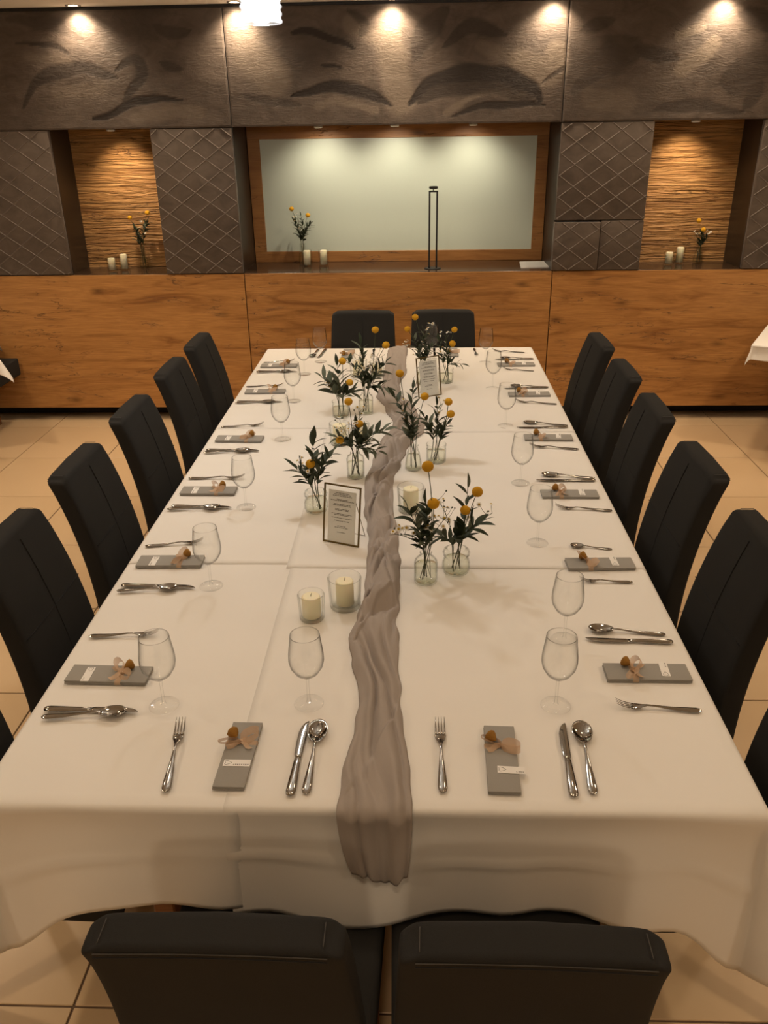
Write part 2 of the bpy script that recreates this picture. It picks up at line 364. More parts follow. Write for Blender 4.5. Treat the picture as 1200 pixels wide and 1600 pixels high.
def pile(x, z):
    d = 0.0
    wx, wz = x+0.02*noise.noise((x*6, z*6, 1)), z+0.02*noise.noise((x*6, z*6, 9))
    for pts, wd, s_ in STK:
        hw = wd*0.5
        if wx < min(p[0] for p in pts)-.1 or wx > max(p[0] for p in pts)+.1: continue
        best, bt = 9, 0
        n_ = len(pts)
        for k, p in enumerate(pts):
            q = (p[0]-wx)**2+(p[1]-wz)**2
            if q < best: best, bt = q, k/(n_-1)
        taper = max(0.18, math.sin(PI*min(1, max(0, 0.04+0.92*bt)))**0.8)
        edge = 0.35+0.5*abs(noise.noise((x*9, z*20, 5)))
        v = 1-sstep(hw*taper*(1-edge*0.6), hw*taper*(1+edge*0.5), math.sqrt(best))
        d = max(d, v*s_)
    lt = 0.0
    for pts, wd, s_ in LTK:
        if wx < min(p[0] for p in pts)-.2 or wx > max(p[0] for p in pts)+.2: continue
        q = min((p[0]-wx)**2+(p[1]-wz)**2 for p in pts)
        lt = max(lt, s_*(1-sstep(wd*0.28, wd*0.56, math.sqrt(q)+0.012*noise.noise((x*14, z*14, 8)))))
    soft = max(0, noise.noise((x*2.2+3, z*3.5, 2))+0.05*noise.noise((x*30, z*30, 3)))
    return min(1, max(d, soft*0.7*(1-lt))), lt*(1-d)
for x0, x1 in ((-3.215, XA-0.003), (XA+0.003, XB-0.003), (XB+0.003, 3.16), (-4.29, -3.221), (3.166, 4.29)):
    nx, nz = int((x1-x0)/0.011), 62; V, F, A, AL = [], [], [], []
    z0, z1 = ZU, ZC-0.02
    for j in range(nz+1):
        for i in range(nx+1):
            x, z = x0+(x1-x0)*i/nx, z0+(z1-z0)*j/nz
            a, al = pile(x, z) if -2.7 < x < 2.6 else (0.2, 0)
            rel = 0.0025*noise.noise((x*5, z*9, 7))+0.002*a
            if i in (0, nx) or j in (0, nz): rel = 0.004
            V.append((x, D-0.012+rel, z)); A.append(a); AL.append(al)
    for j in range(nz):
        for i in range(nx):
            k = j*(nx+1)+i; F.append((k, k+1, k+nx+2, k+nx+1))
    per = [i for i in range(nx+1)]+[j*(nx+1)+nx for j in range(1, nz+1)]+[nz*(nx+1)+i for i in range(nx-1, -1, -1)]+[j*(nx+1) for j in range(nz-1, 0, -1)]
    b0 = len(V)
    for k in per: V.append((V[k][0], D+0.03, V[k][2])); A.append(0.3); AL.append(0)
    for q in range(len(per)):
        q2 = (q+1) % len(per); F.append((per[q2], per[q], b0+q, b0+q2))
    F.append(tuple(b0+q for q in range(len(per))))
    o = mesh('upper_panel', V, F, M['suede'], wall, smooth=False)
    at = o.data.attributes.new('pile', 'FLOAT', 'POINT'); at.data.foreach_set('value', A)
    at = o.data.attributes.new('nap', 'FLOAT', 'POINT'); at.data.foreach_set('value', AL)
# upper box behind the panels so niches have a ceiling
box('niche_soffit', -RX+0.01, RX-0.01, D+0.032, 5.19, ZU, ZC-0.002, M['dark'], wall)
# quilted panels with raised diamond ridges
def clip_seg(px, pz, dx, dz, x0, x1, z0, z1):
    t0, t1 = -60.0, 60.0
    for p, d, a, b in ((px, dx, x0, x1), (pz, dz, z0, z1)):
        ta, tb = (a-p)/d, (b-p)/d
        if ta > tb: ta, tb = tb, ta
        t0, t1 = max(t0, ta), min(t1, tb)
    return (t0, t1) if t1-t0 > 0.02 else None
def quilted(x0, x1, z0, z1, nxp, nzp, yoff=0.0):
    pm = box('quilted_panel', x0, x1, D-0.008-yoff, D+0.03, z0, z1, M['quilt'], wall, 0.004, 2, True)
    dxp, dzp = 0.188, 0.134; hx, hz = dxp/2, dzp/2
    for sgn in (1, -1):
        for k in range(-30, 31):
            px, pz = nxp+k*dxp, nzp
            if sgn > 0: pass
            r = clip_seg(px, pz, hx, sgn*hz, x0+0.004, x1-0.004, z0+0.004, z1-0.004)
            if not r: continue
            a = Vector((px+r[0]*hx, D-0.008-yoff, pz+sgn*r[0]*hz)); b = Vector((px+r[1]*hx, D-0.008-yoff, pz+sgn*r[1]*hz))
            nrm = Vector((-(b-a).z, 0, (b-a).x)).normalized()
            V, F = [], []; ns = 6
            for i in range(ns+1):
                p = a.lerp(b, i/ns); wv = 0.0012*math.sin(7*i+k)
                for dd, hh in ((-0.0042, 0.0005), (-0.0018, -0.004), (0.0018, -0.004), (0.0042, 0.0005)):
                    q = p+nrm*(dd+wv); V.append((q.x, q.y+hh, q.z))
            for i in range(ns):
                for c in range(3): F.append((i*4+c, i*4+c+1, i*4+c+5, i*4+c+4))
            mesh('ridge', V, F, M['ridge'], pm)
quilted(-4.28, -2.303, ZL+0.002, ZU-0.004, -2.62, 1.80)
quilted(-1.628, XA-0.004, ZL+0.002, ZU-0.004, -1.277, 1.795)
quilted(XB+0.002, 1.622, 1.392, ZU-0.004, 1.23, 1.937)
quilted(XB-0.002, 1.335, ZL+0.004, 1.380, 1.23, 1.27, 0.016)
quilted(1.340, 1.622, ZL+0.002, 1.388, 1.43, 1.27)
quilted(2.312, 4.28, ZL+0.002, ZU-0.004, 2.50, 1.80)
# niches: side cheeks, carved oak backs
def cheek(x0, x1): box('niche_cheek', x0, x1, D+0.032, 5.19, ZL, ZU, M['dark'], wall)
for a, b in ((-4.28, -2.303), (-1.628, -1.093), (1.034, 1.622), (2.312, 4.28)): cheek(a, b)
for x0, x1, yb in ((-2.303, -1.628, D+0.35), (1.622, 2.312, D+0.36)):
    box('niche_back', x0, x1, yb, yb+0.02, ZL, ZU, M['oak_niche'], wall)
# central frame with its pale panel
yb = D+0.50
for nm, x0, x1, z0, z1 in (('frame_rail', -1.09, 1.032, ZL, 1.142), ('frame_rail', -1.09, 1.032, 1.905, ZU), ('frame_stile', -1.09, -1.003, 1.142, 1.905), ('frame_stile', 0.95, 1.032, 1.142, 1.905)):
    box(nm, x0, x1, yb-0.012, yb+0.02, z0, z1, M['frame_wood'], wall, 0.002, 1)
box('pale_panel', -1.004, 0.951, yb-0.001, yb+0.01, 1.141, 1.906, M['pane'], wall)

# ------------------------------------------------------------------ lamps of the room and added fill lights
def aim(o, d):
    o.rotation_euler = Vector(d).to_track_quat('-Z', 'Y').to_euler()
def lamp_light(parent, loc, power, col, ang, blend, d=(0, 0, -1), rad=0.03, typ='SPOT'):
    ld = bpy.data.lights.new('lamp_light', typ); ld.energy = power; ld.color = col; ld.shadow_soft_size = rad
    if typ == 'SPOT': ld.spot_size = math.radians(ang); ld.spot_blend = blend
    o = bpy.data.objects.new('lamp_light', ld); COL.objects.link(o); o.parent = parent; o.location = loc; aim(o, d); return o
RING = lathe_me('ring', [(0.033, -0.002), (0.036, -0.006), (0.046, -0.005), (0.048, 0.0), (0.033, 0.0)], M['chrome'], 24, True)
LENS = lathe_me('lens', [(0.0, -0.001), (0.034, -0.001), (0.034, 0.0), (0.0, 0.0)], M['glow'], 20)
PUCK = lathe_me('ring', [(0.0, 0.0), (0.028, 0.0), (0.028, -0.012), (0.018, -0.014), (0.018, -0.010), (0.0, -0.010)], M['white'], 20)
PLENS = lathe_me('lens', [(0.0, -0.0115), (0.017, -0.0115)], M['glow'], 16)
names5 = ['leftmost', 'second from left', 'middle', 'second from right', 'rightmost']
for k, x in enumerate((-1.983, -0.994, -0.046, 0.935, 1.955)):
    t = thing('ceiling_spotlight', 'recessed ceiling spotlight washing the suede wall, %s of five' % names5[k], 'light', (x, D-0.085, ZC), 0, 'wall-washing ceiling spotlights')
    link('ring', RING, t); link('lens', LENS, t)
    lamp_light(t, (0, 0, -0.012), P_WALL, WARM, 125, 1.0, (0, 0.22, -1), 0.02)
for x, y, nm in ((-1.92, D+0.10, 'left niche'), (-0.545, D+0.16, 'central niche, left one'), (-0.037, D+0.16, 'central niche, middle one'), (0.48, D+0.16, 'central niche, right one'), (1.91, D+0.10, 'right niche')):
    t = thing('niche_puck_light', 'small puck light under the top of the ' + nm, 'light', (x, y, ZU-0.0005), 0, 'puck lights in the wall niches')
    link('ring', PUCK, t); link('lens', PLENS, t)
    lamp_light(t, (0, 0, -0.016), P_NICHE*(0.85 if 'central' in nm else 1.25), CREAM if 'central' in nm else WARM, 112 if 'central' in nm else 92, 1.0, (0, 0.62, -1) if 'central' not in nm else (0, 0.75, -1), 0.015)
DOWN = [(-0.5, 0.35, P_TABLE*0.85), (0.5, 0.35, P_TABLE*0.85), (-0.95, 2.0, P_TABLE*0.55), (0.95, 2.0, P_TABLE*0.55), (-2.7, -1.6, P_SIDE), (2.7, -1.6, P_SIDE), (-2.7, 0.6, P_SIDE), (2.7, 0.6, P_SIDE), (-2.7, 2.6, P_SIDE), (2.7, 2.6, P_SIDE),
        (-1.9, 3.75, P_FRONT_FILL), (0, 4.1, P_FRONT_FILL*0.6), (1.9, 3.75, P_FRONT_FILL), (0, -2.9, P_SIDE*1.1), (0, -1.05, 18.0)]  # row before the oak wall and lamp over near end chairs are added fill
DWORDS = ['the near left part of the long table', 'the near right part of the long table', 'the far left part of the long table', 'the far right part of the long table', 'the left aisle behind the camera', 'the right aisle behind the camera', 'the left aisle by the near chairs', 'the right aisle by the near chairs',
          'the left aisle by the far chairs', 'the right aisle by the far chairs', 'the floor before the left niche, added fill', 'the floor before the central niche, added fill', 'the floor before the right niche, added fill', 'the floor far behind the camera', 'the two near end chairs, added fill']
for k, (x, y, pw_) in enumerate(DOWN):
    t = thing('ceiling_downlight_or_fill', 'recessed round ceiling downlight above ' + DWORDS[k], 'light', (x, y, ZC), 0, 'ceiling downlights above the room')
    link('ring', RING, t); link('lens', LENS, t)
    lamp_light(t, (0, 0, -0.012), pw_, WARM, 140, 0.8, (0, 0, -1), 0.10)
# ribbed glass pendant
def pendant(x, y, zb, label):
    t = thing('pendant_lamp', label, 'lamp', (x, y, zb), 0, 'ribbed glass pendant lamps')
    prof = []
    for i in range(45):
        z = i*0.004; prof.append((0.068+0.0030*math.sin(i*1.15)+0.001*math.sin(z*30), z))
    inner = [(r-0.004, z) for r, z in reversed(prof)]
    link('shade', lathe_me('shade', prof+[(0.03, 0.180), (0.02, 0.182)]+[(0.02, 0.176)]+inner, M['shade'], 40, True), t)
    link('bulb', lathe_me('bulb', [(0.0, 0.03), (0.022, 0.036), (0.036, 0.056), (0.036, 0.125), (0.024, 0.15), (0.02, 0.172), (0.0, 0.172)], M['bulb'], 24), t)
    link('socket', lathe_me('socket', [(0.0, 0.17), (0.022, 0.17), (0.022, 0.225), (0.008, 0.235), (0.0, 0.235)], M['chrome'], 20), t)
    tube('cord', [(0, 0, 0.23), (0, 0, ZC-zb-0.02)], 0.003, M['black'], t)
    link('canopy', lathe_me('canopy', [(0.0, ZC-zb-0.03), (0.045, ZC-zb-0.025), (0.05, ZC-zb-0.001), (0.0, ZC-zb-0.001)], M['chrome'], 24), t)
    lamp_light(t, (0, 0, -0.10), P_PEND, SOFT, 0, 0, (0, 0, -1), 0.06, 'POINT')
pendant(-0.426, 2.0, 2.314, 'ribbed clear glass pendant lamp glowing white above the table')

# ------------------------------------------------------------------ tables
TZ = 0.7505; TW, TL = 0.80, 3.7628
def dining_table(label, x0, x1, y0, y1, inx=0.3, iny=0.08, grp='tables pushed together under the white cloths'):
    cx, cy = (x0+x1)/2, (y0+y1)/2
    t = thing('dining_table', label, 'table', (cx, cy, 0), 0, grp)
    link('tabletop', box_me('tabletop', x1-x0-0.004, y1-y0-0.004, 0.03, M['leg'], 0.004, 2), t, (0, 0, 0.729))
    link('apron', box_me('apron', x1-x0-2*inx, y1-y0-2*iny-0.02, 0.06, M['leg'], 0.002, 1), t, (0, 0, 0.683))
    for sx in (-1, 1):
        for sy in (-1, 1):
            link('leg', box_me('leg', 0.05, 0.05, 0.714, M['leg'], 0.004, 1), t, (sx*((x1-x0)/2-inx), sy*((y1-y0)/2-iny-0.025), 0.357))
    return t
dining_table('wooden table under the white cloths nearest the camera', -0.79, 0.79, 0.012, 1.25)
dining_table('wooden table under the middle white cloths', -0.79, 0.79, 1.254, 2.50)
dining_table('wooden table under the white cloths by the feature wall', -0.79, 0.79, 2.504, 3.75)

# ------------------------------------------------------------------ tablecloths
def cloth(label, x0, x1, y0, y1, z, dl=0.0, dr=0.0, df=0.0, db=0.0, res=0.016, creases=(), group='white tablecloths on the long table', ex=(-TW, TW, 0.0, TL), conek=0.34, wavk=1.0):
    """a rectangular cloth lying on z, hanging over the table edges by dl, dr, df, db"""
    X0, X1, Y0, Y1 = ex
    R = 0.012
    def axis(a, b, lo, hi, dlo, dhi):
        p = []
        n = max(2, int((b-a)/ (res*1.6)))
        if dlo: p += [a-dlo*(1-i/22) for i in range(22)]
        p += [a+(b-a)*i/n for i in range(n+1)]
        if dhi: p += [b+dhi*(i+1)/22 for i in range(22)]
        return p
    us = axis(x0, x1, X0, X1, dl, dr); vs2 = axis(y0, y1, Y0, Y1, df, db)
    sd = z*1000 % 7
    def hang(d, off_extra):
        """arc-length d over an edge of radius R -> (outward, drop)"""
        q = PI/2*R
        if d < q: a = d/R; return R*math.sin(a), R*(1-math.cos(a))
        return R+off_extra, R+(d-q)
    V = []
    for v in vs2:
        for u in us:
            du = (X0-u) if u < X0 else (u-X1 if u > X1 else 0.0); sx = -1 if u < X0 else 1
            dv = (Y0-v) if v < Y0 else (v-Y1 if v > Y1 else 0.0); sy = -1 if v < Y0 else 1
            if dl == 0 and u <= x0+1e-9: du = 0
            bx, by = min(max(u, X0), X1), min(max(v, Y0), Y1)
            if du <= 0 and dv <= 0:
                zz = z+0.0007*noise.noise((u*4, v*4, sd))+0.0005*noise.noise((u*11, v*7, sd))
                for ax, c, a in creases:
                    e = ((v if ax == 'y' else u)-c)/0.006
                    if abs(e) < 3: zz += a*math.exp(-e*e)
                V.append((u, v, zz)); continue
            r = math.hypot(du, dv); ph = math.atan2(dv, du)
            cone = math.sin(2*ph)
            # soft waves along the hem, fading towards corners
            s = u if dv > du else v
            amp = sstep(0.02, 0.27, r)
            wav = wavk*(0.014*math.sin(s*9.0+1.0+sd)+0.009*math.sin(s*21+2.0)+0.012*noise.noise((s*7, sd, 1)))
            corner = min(abs(u-X0), abs(u-X1)) if dv > du else min(abs(v-Y0), abs(v-Y1))
            wav *= sstep(0.0, 0.12, corner) if cone < 1e-6 else 0
            cr = 0.0
            if dv > 0 and du <= 0:
                cr = 0.007*math.exp(-((dv-0.135-0.006*math.sin(u*5))/0.005)**2)-0.010*math.exp(-((dv-0.06)/0.04)**2)*(0.6+0.8*noise.noise((u*3, 2, sd)))
                drp = 1-wavk*(0.035*math.sin(u*7.5-0.6)+0.05*noise.noise((u*4, sd, 3)))*sstep(0.1, 0.27, dv)*sstep(0, 0.15, corner)
                drp *= 1+0.50*(1-sstep(0.0, 0.26 if u < 0 else 0.20, corner))**1.6*(1 if wavk == 1.0 else 0)
            else: drp = 1
            if cone > 1e-6 and wavk == 1.0: drp = 1+0.50*math.sin(ph)**2*(1-0.35*cone)
            out, dn = hang(r*drp, amp*(0.022*(1 if wavk else 0.2)+max(wav, -0.018))+cr)
            out += conek*cone*r*sstep(0.0, 0.1, r)
            dn *= 1-0.05*cone
            V.append((bx+sx*out*math.cos(ph), by+sy*out*math.sin(ph), z-dn))
    nu = len(us); F = []
    for j in range(len(vs2)-1):
        for i in range(nu-1):
            k = j*nu+i; F.append((k, k+1, k+nu+1, k+nu))
    o = mesh('tablecloth', V, F, M['cloth'])
    md = o.modifiers.new('thickness', 'SOLIDIFY'); md.thickness = 0.0014; md.offset = -1
    return tag(o, label, 'tablecloth', group)
SX = -0.288
cloth('white tablecloth at the near left corner, tucked under the near right cloth', -TW, SX+0.03, 0.0, 1.06, 0.7474, dl=0.27, df=0.272, creases=(('y', 0.63, 0.0020), ('y', 0.17, 0.0016)))
cloth('white tablecloth at the near right corner under the runner\'s hanging end', SX, TW, 0.0, 1.04, 0.7489, dr=0.27, df=0.285, creases=(('y', 0.62, 0.0020), ('y', 0.16, 0.0016), ('x', -0.10, 0.0006), ('x', 0.26, 0.0006)))
cloth('white tablecloth on the left side of the middle table', -TW, SX+0.03, 1.018, 2.33, 0.7490, dl=0.27, creases=(('y', 1.62, 0.001),))
cloth('white tablecloth on the middle table under the near menu frame', SX-0.012, TW, 0.992, 2.28, 0.7504, dr=0.27, creases=(('y', 1.60, 0.001), ('x', 0.26, 0.0006)))
cloth('white tablecloth at the far left corner by the feature wall', -TW, -0.22, 2.292, TL, 0.7506, dl=0.27, db=0.10, creases=(('y', 2.95, 0.001),), wavk=0.0)
cloth('white tablecloth at the far right corner under the far menu frame', -0.235, TW, 2.236, TL, 0.7520-0.0005, dr=0.27, db=0.10, creases=(('y', 2.90, 0.001), ('x', 0.3, 0.0006)), wavk=0.0)

# ------------------------------------------------------------------ gauze runner
RUN = [(-0.02, -0.052, 0.094), (0.0, -0.056, 0.096), (0.10, -0.052, 0.090), (0.22, -0.036, 0.076), (0.36, -0.034, 0.066), (0.50, -0.060, 0.058), (0.60, -0.076, 0.058), (0.70, -0.062, 0.050),
       (0.80, -0.046, 0.056), (1.00, -0.049, 0.054), (1.20, -0.054, 0.046), (1.43, -0.080, 0.022), (1.69, -0.092, 0.016), (1.85, -0.072, 0.042), (1.98, -0.068, 0.060), (2.12, -0.048, 0.090), (2.24, -0.012, 0.140), (2.37, 0.000, 0.146), (2.54, -0.040, 0.106), (2.80, -0.095, 0.028),
       (3.00, -0.072, 0.020), (3.22, -0.072, 0.054), (3.46, -0.069, 0.047), (3.70, -0.064, 0.054), (3.745, -0.062, 0.054)]
FLAPS = [((0.000, 0.06), (0.072, 0.38), 1, 0.010), ((-0.072, 0.55), (0.036, 0.82), -1, 0.014), ((-0.056, 0.70), (0.050, 1.03), 1, 0.012), ((-0.030, 0.06), (-0.046, -0.01), 1, 0.006), ((0.045, 0.95), (-0.050, 1.12), -1, 0.012), ((-0.058, 1.16), (0.044, 1.40), 1, 0.014), ((-0.085, 1.45), (0.020, 1.62), -1, 0.012)]
def flap(x, y):
    h = 0.0
    for (ax, ay), (bx, by), sd, hh in FLAPS:
        dx, dy = bx-ax, by-ay; L = math.hypot(dx, dy); t = ((x-ax)*dx+(y-ay)*dy)/(L*L)
        if -0.1 < t < 1.1:
            d = sd*((x-ax)*dy-(y-ay)*dx)/L + 0.006*math.sin(t*7)
            e = sstep(-0.1, 0.15, t)*(1-sstep(0.85, 1.1, t))
            h += hh*e*sstep(-0.002, 0.003, d)*math.exp(-max(0, d)/0.022)
    return h
def runner():
    V, F = [], []; ns = 46
    ts = [-0.155+0.155*i/26 for i in range(26)]+[3.745*i/900 for i in range(901)]
    for t in ts:
        y = max(t, 0.0)
        l, r = interp(RUN, y)
        if t < 0:
            k = -t/0.155; l = -0.056+0.030*k*k; r = 0.096-0.010*k*k
        c, hw = (l+r)/2, (r-l)/2
        A = 0.020+0.013*sstep(0.35, 0.75, y)-0.008*sstep(1.9, 2.6, y)-0.006*sstep(3.0, 3.3, y)
        tw = 6.0*sstep(0.3, 1.0, y)
        for i in range(ns+1):
            s = -1+2*i/ns
            tw2 = sstep(0.45, 0.75, y)*(1-0.6*sstep(2.3, 2.8, y))
            wx, wy = s+0.35*noise.noise((s*1.1, y*4, 7)), y+0.03*noise.noise((s*1.5, y*5, 3))
            n1_ = abs(noise.noise((wx*1.7+wy*3.4, wy*1.6, 1.5)))              # long soft folds
            n2_ = abs(noise.noise((wx*1.25-wy*6.5, wx*0.35+wy*2.2, 4.5)))     # twisted diagonal folds
            n3_ = abs(noise.noise((wx*1.9+wy*7.0, wx*0.5-wy*2.6, 8.5)))
            h = A*((1-tw2)*(0.25+1.7*n1_)+tw2*(0.22+1.75*n2_+0.65*n3_))*(1-abs(s)**5)
            h += flap(c+hw*s, t)*(1-abs(s)**6)+0.0007*noise.noise((s*7, y*22, 2))*(1-abs(s)**4)
            edge = 0.006*noise.noise((y*14, 5 if s < 0 else 9, 0))*abs(s)
            x = c+hw*s*(1+0.10*(1-s*s)*math.sin(y*11))+edge
            if t < 0:
                d = -t; q = PI/2*0.012
                hem = 0.012*math.sin(s*4+1)+0.010*s
                d *= 1+hem*4*(d/0.155)
                if d < q: a = d/0.012; oy, dz = 0.012*math.sin(a), 0.012*(1-math.cos(a))
                else: oy, dz = 0.012, 0.012+d-q
                oy += 0.024*sstep(0.02, 0.155, d)+0.012
                V.append((x, -oy-h*sstep(0, 0.02, d)*0.9, TZ+0.004-dz+h*(1-sstep(0, 0.02, d))))
            else:
                V.append((x, y, TZ+0.001+h))
    n1 = ns+1
    for j in range(len(ts)-1):
        for i in range(ns): k = j*n1+i; F.append((k, k+1, k+n1+1, k+n1))
    o = mesh('table_runner', V, F, M['runner'])
    md = o.modifiers.new('thickness', 'SOLIDIFY'); md.thickness = 0.0008; md.offset = 1
    tag(o, 'crumpled grey gauze runner twisted along the middle of the white table', 'table runner')
runner()

# ------------------------------------------------------------------ chairs
def chair_proto():
    t = thing('dining_chair', 'x', 'chair', (0, 0, 0), 0, 'charcoal upholstered chairs around the long table')
    # seat: cushion with rounded edges, slight crown
    bm = bmesh.new(); bmesh.ops.create_cube(bm, size=1)
    for v in bm.verts: v.co = Vector((v.co.x*0.455*(1.0 if v.co.y > 0 else 0.93), v.co.y*0.44, v.co.z*0.105+0.402))
    bmesh.ops.bevel(bm, geom=bm.edges[:], offset=0.02, segments=4, affect='EDGES', profile=0.5)
    link('seat', bm_mesh('seat', bm, M['chair'], True), t)
    # backrest
    ZB, ZT = 0.385, 0.952
    def yc(z): q = (z-0.40)/0.55; return -0.198-0.018*q-0.092*q*q
    V, F = [], []; st = []; NZ = 22
    for i in range(NZ+1):
        z = ZB+(ZT-ZB)*i/NZ; st.append((z, 1.0))
    rr = 0.014; zs = [z for z, _ in st if z < ZT-rr]+[ZT-rr+rr*math.sin(a*PI/10) for a in range(6)]
    NP = 40
    def section(z):
        q = (z-ZB)/(ZT-ZB)
        w_ = 0.215-0.024*q; th = 0.036-0.003*q
        e = ZT-z
        sh = rr-math.sqrt(max(0, rr*rr-(rr-e)**2)) if e < rr else 0
        w_ -= sh; th -= sh
        pts = []
        for k in range(NP):
            a = 2*PI*k/NP; ca, sa = math.cos(a), math.sin(a)
            ex = 0.16
            x = w_*math.copysign(abs(ca)**ex, ca); y = th*math.copysign(abs(sa)**0.30, sa)
            arch = -0.006*(x/w_)**2*sstep(0.6, 1, q)-0.010*sstep(0.86, 1.0, abs(x)/w_)*sstep(0.85, 1, q)
            puff = 0.004*math.cos(x/w_*PI/2)*(1 if sa > 0 else 0.4)*math.copysign(1, sa)*(abs(sa)**0.3)*(1-sh/rr)
            pts.append((x, yc(z)+y+puff, z+arch))
        return pts
    for z in zs: V += section(z)
    n = NP
    for i in range(len(zs)-1):
        for k in range(n):
            k2 = (k+1) % n; F.append((i*n+k, i*n+k2, (i+1)*n+k2, (i+1)*n+k))
    F.append(tuple(range(n))[::-1])
    lb = (len(zs)-1)*n
    for k in range(n//2): F.append((lb+k, lb+k+1, lb+n-k-1, lb+(n-k) % n) if 0 < k < n//2-1 else ((lb, lb+1, lb+n-1) if k == 0 else (lb+k, lb+k+1, lb+n-k-1)))
    b = mesh('backrest', V, F, M['chair'], t)
    fr = lambda z: yc(z)+0.036+0.0025
    tube('seam', [(0, fr(0.48+i*0.026)-0.0005+0.001, 0.48+i*0.026) for i in range(18)], 0.0016, M['seam'], b, 5)
    tube('seam', [(-0.19+i*0.38/16, fr(0.70)-0.0035*abs(-1+i/8)**2, 0.70) for i in range(17)], 0.0016, M['seam'], b, 5)
    # stitching along the rear top edge and down the sides
    top_e = [(-0.168+i*0.336/24, yc(ZT-0.012)-0.034-0.001, ZT-0.012-0.004*abs(-1+i/12)**2) for i in range(25)]
    tube('stitching', top_e, 0.0011, M['thread'], b, 4)
    tube('seam', [(x, y-0.001, z-0.006) for x, y, z in top_e], 0.0014, M['seam'], b, 4)
    for s in (-1, 1):
        tube('stitching', [(s*0.162, yc(ZT)+0.020-0.040*i/8, ZT-0.0042) for i in range(9)], 0.0009, M['thread'], b, 4)
    # legs
    for sx in (-1, 1):
        for sy in (-1, 1):
            x, y = sx*0.19, sy*0.185
            V, F = [], []
            for zz, r, oy in ((0.0, 0.0145, -0.035 if sy < 0 else 0.006), (0.40, 0.021, 0)):
                for a, c in ((-1, -1), (1, -1), (1, 1), (-1, 1)): V.append((x+a*r, y+oy+c*r, zz))
            F = [(0, 3, 2, 1), (4, 5, 6, 7)]+[(k, (k+1) % 4, 4+(k+1) % 4, 4+k) for k in range(4)]
            mesh('leg', V, F, M['leg'], t, smooth=False)
    return t
CH = chair_proto(); used = [False]
def chair(x, y, rz, label, group=None):
    o = CH if not used[0] else copy_tree(CH); used[0] = True
    o.location = (x, y, 0); o.rotation_euler = (0, 0, rz); o['label'] = label
    if group: o['group'] = group
    return o
ordn = ['nearest the feature wall', 'second from the feature wall', 'third from the feature wall', 'fourth from the feature wall', 'fifth from the feature wall', 'nearest the camera']
for k, y in enumerate((3.205, 2.665, 2.025, 1.425, 0.845, 0.25)):
    chair(-0.785-0.004*(k % 2), y, -PI/2+0.02*math.sin(k*3), 'charcoal upholstered chair on the left side of the table, ' + ordn[k])
for k, y in enumerate((3.140, 2.585, 2.030, 1.430, 0.845, 0.25)):
    chair(0.780+0.004*(k % 2), y, PI/2+0.02*math.sin(k*2+1), 'charcoal upholstered chair on the right side of the table, ' + ordn[k])
chair(-0.222, 3.60, PI, 'left charcoal chair at the far end, its back against the oak wall')
chair(0.272, 3.61, PI, 'right charcoal chair at the far end, its back against the oak wall')
chair(-0.190, -0.140, 0.0, 'left charcoal chair at the near end, seen from behind')
chair(0.274, -0.146, -0.012, 'right charcoal chair at the near end, seen from behind')

# ------------------------------------------------------------------ neighbouring tables at the frame edges
def side_table(label, clabel, cx, cy, rz, drop, conek):
    t = dining_table(label, -0.37, 0.37, -0.37, 0.37, 0.22, 0.2, 'neighbouring tables'); t.location = (cx, cy, 0); t.rotation_euler = (0, 0, rz)
    c = cloth(clabel, -0.375, 0.375, -0.375, 0.375, 0.7489, drop, drop, drop, drop, group='cloths of the neighbouring tables', ex=(-0.375, 0.375, -0.375, 0.375), conek=conek, wavk=0.25)
    c.location = (cx, cy, 0); c.rotation_euler = (0, 0, rz)
side_table('neighbouring table at the left edge, hidden under its white cloth', 'white cloth corner hanging at the left edge of the view', -3.085, 3.98, 0.506, 0.165, 0.40)
side_table('neighbouring table at the right edge, hidden under its white cloth', 'white cloth corner at the right edge of the view', 2.667, 3.965, -0.506, 0.10, 0.12)
t = thing('stool', 'dark upholstered seat half hidden under the left neighbouring cloth', 'stool', (-2.985, 4.41, 0), 0)
link('seat', box_me('seat', 0.40, 0.36, 0.125, M['chair'], 0.012, 3, True), t, (0, 0, 0.4275))
for sx in (-1, 1):
    for sy in (-1, 1): link('leg', box_me('leg', 0.035, 0.035, 0.366, M['leg'], 0.003, 1), t, (sx*0.06-0.08, sy*0.12, 0.183))

# ------------------------------------------------------------------ glasses
WG = {}
WG['bowl'] = lathe_me('bowl', [(0.004, 0.076), (0.014, 0.080), (0.028, 0.092), (0.0385, 0.110), (0.0418, 0.126), (0.041, 0.145), (0.038, 0.168), (0.0352, 0.190), (0.0345, 0.195),
                               (0.0338, 0.195), (0.0342, 0.190), (0.0370, 0.168), (0.0400, 0.145), (0.0407, 0.126), (0.0374, 0.110), (0.027, 0.0935), (0.013, 0.0825), (0.0, 0.081)], M['glass'], 36)
WG['stem'] = lathe_me('stem', [(0.0065, 0.004), (0.0042, 0.010), (0.0034, 0.025), (0.0032, 0.055), (0.0038, 0.070), (0.006, 0.078)], M['glass'], 14)
WG['foot'] = lathe_me('foot', [(0.0, 0.0), (0.034, 0.0), (0.0352, 0.0008), (0.0345, 0.0018), (0.018, 0.0032), (0.0068, 0.0055), (0.0, 0.006)], M['foot'], 36)
def wine_glass(x, y, where, rz=0.0):
    t = thing('wine_glass', 'empty clear wine glass ' + where, 'glass', (x, y, TZ+0.0005), rz, 'empty wine glasses on the table')
    for k in ('bowl', 'stem', 'foot'): link(k, WG[k], t)

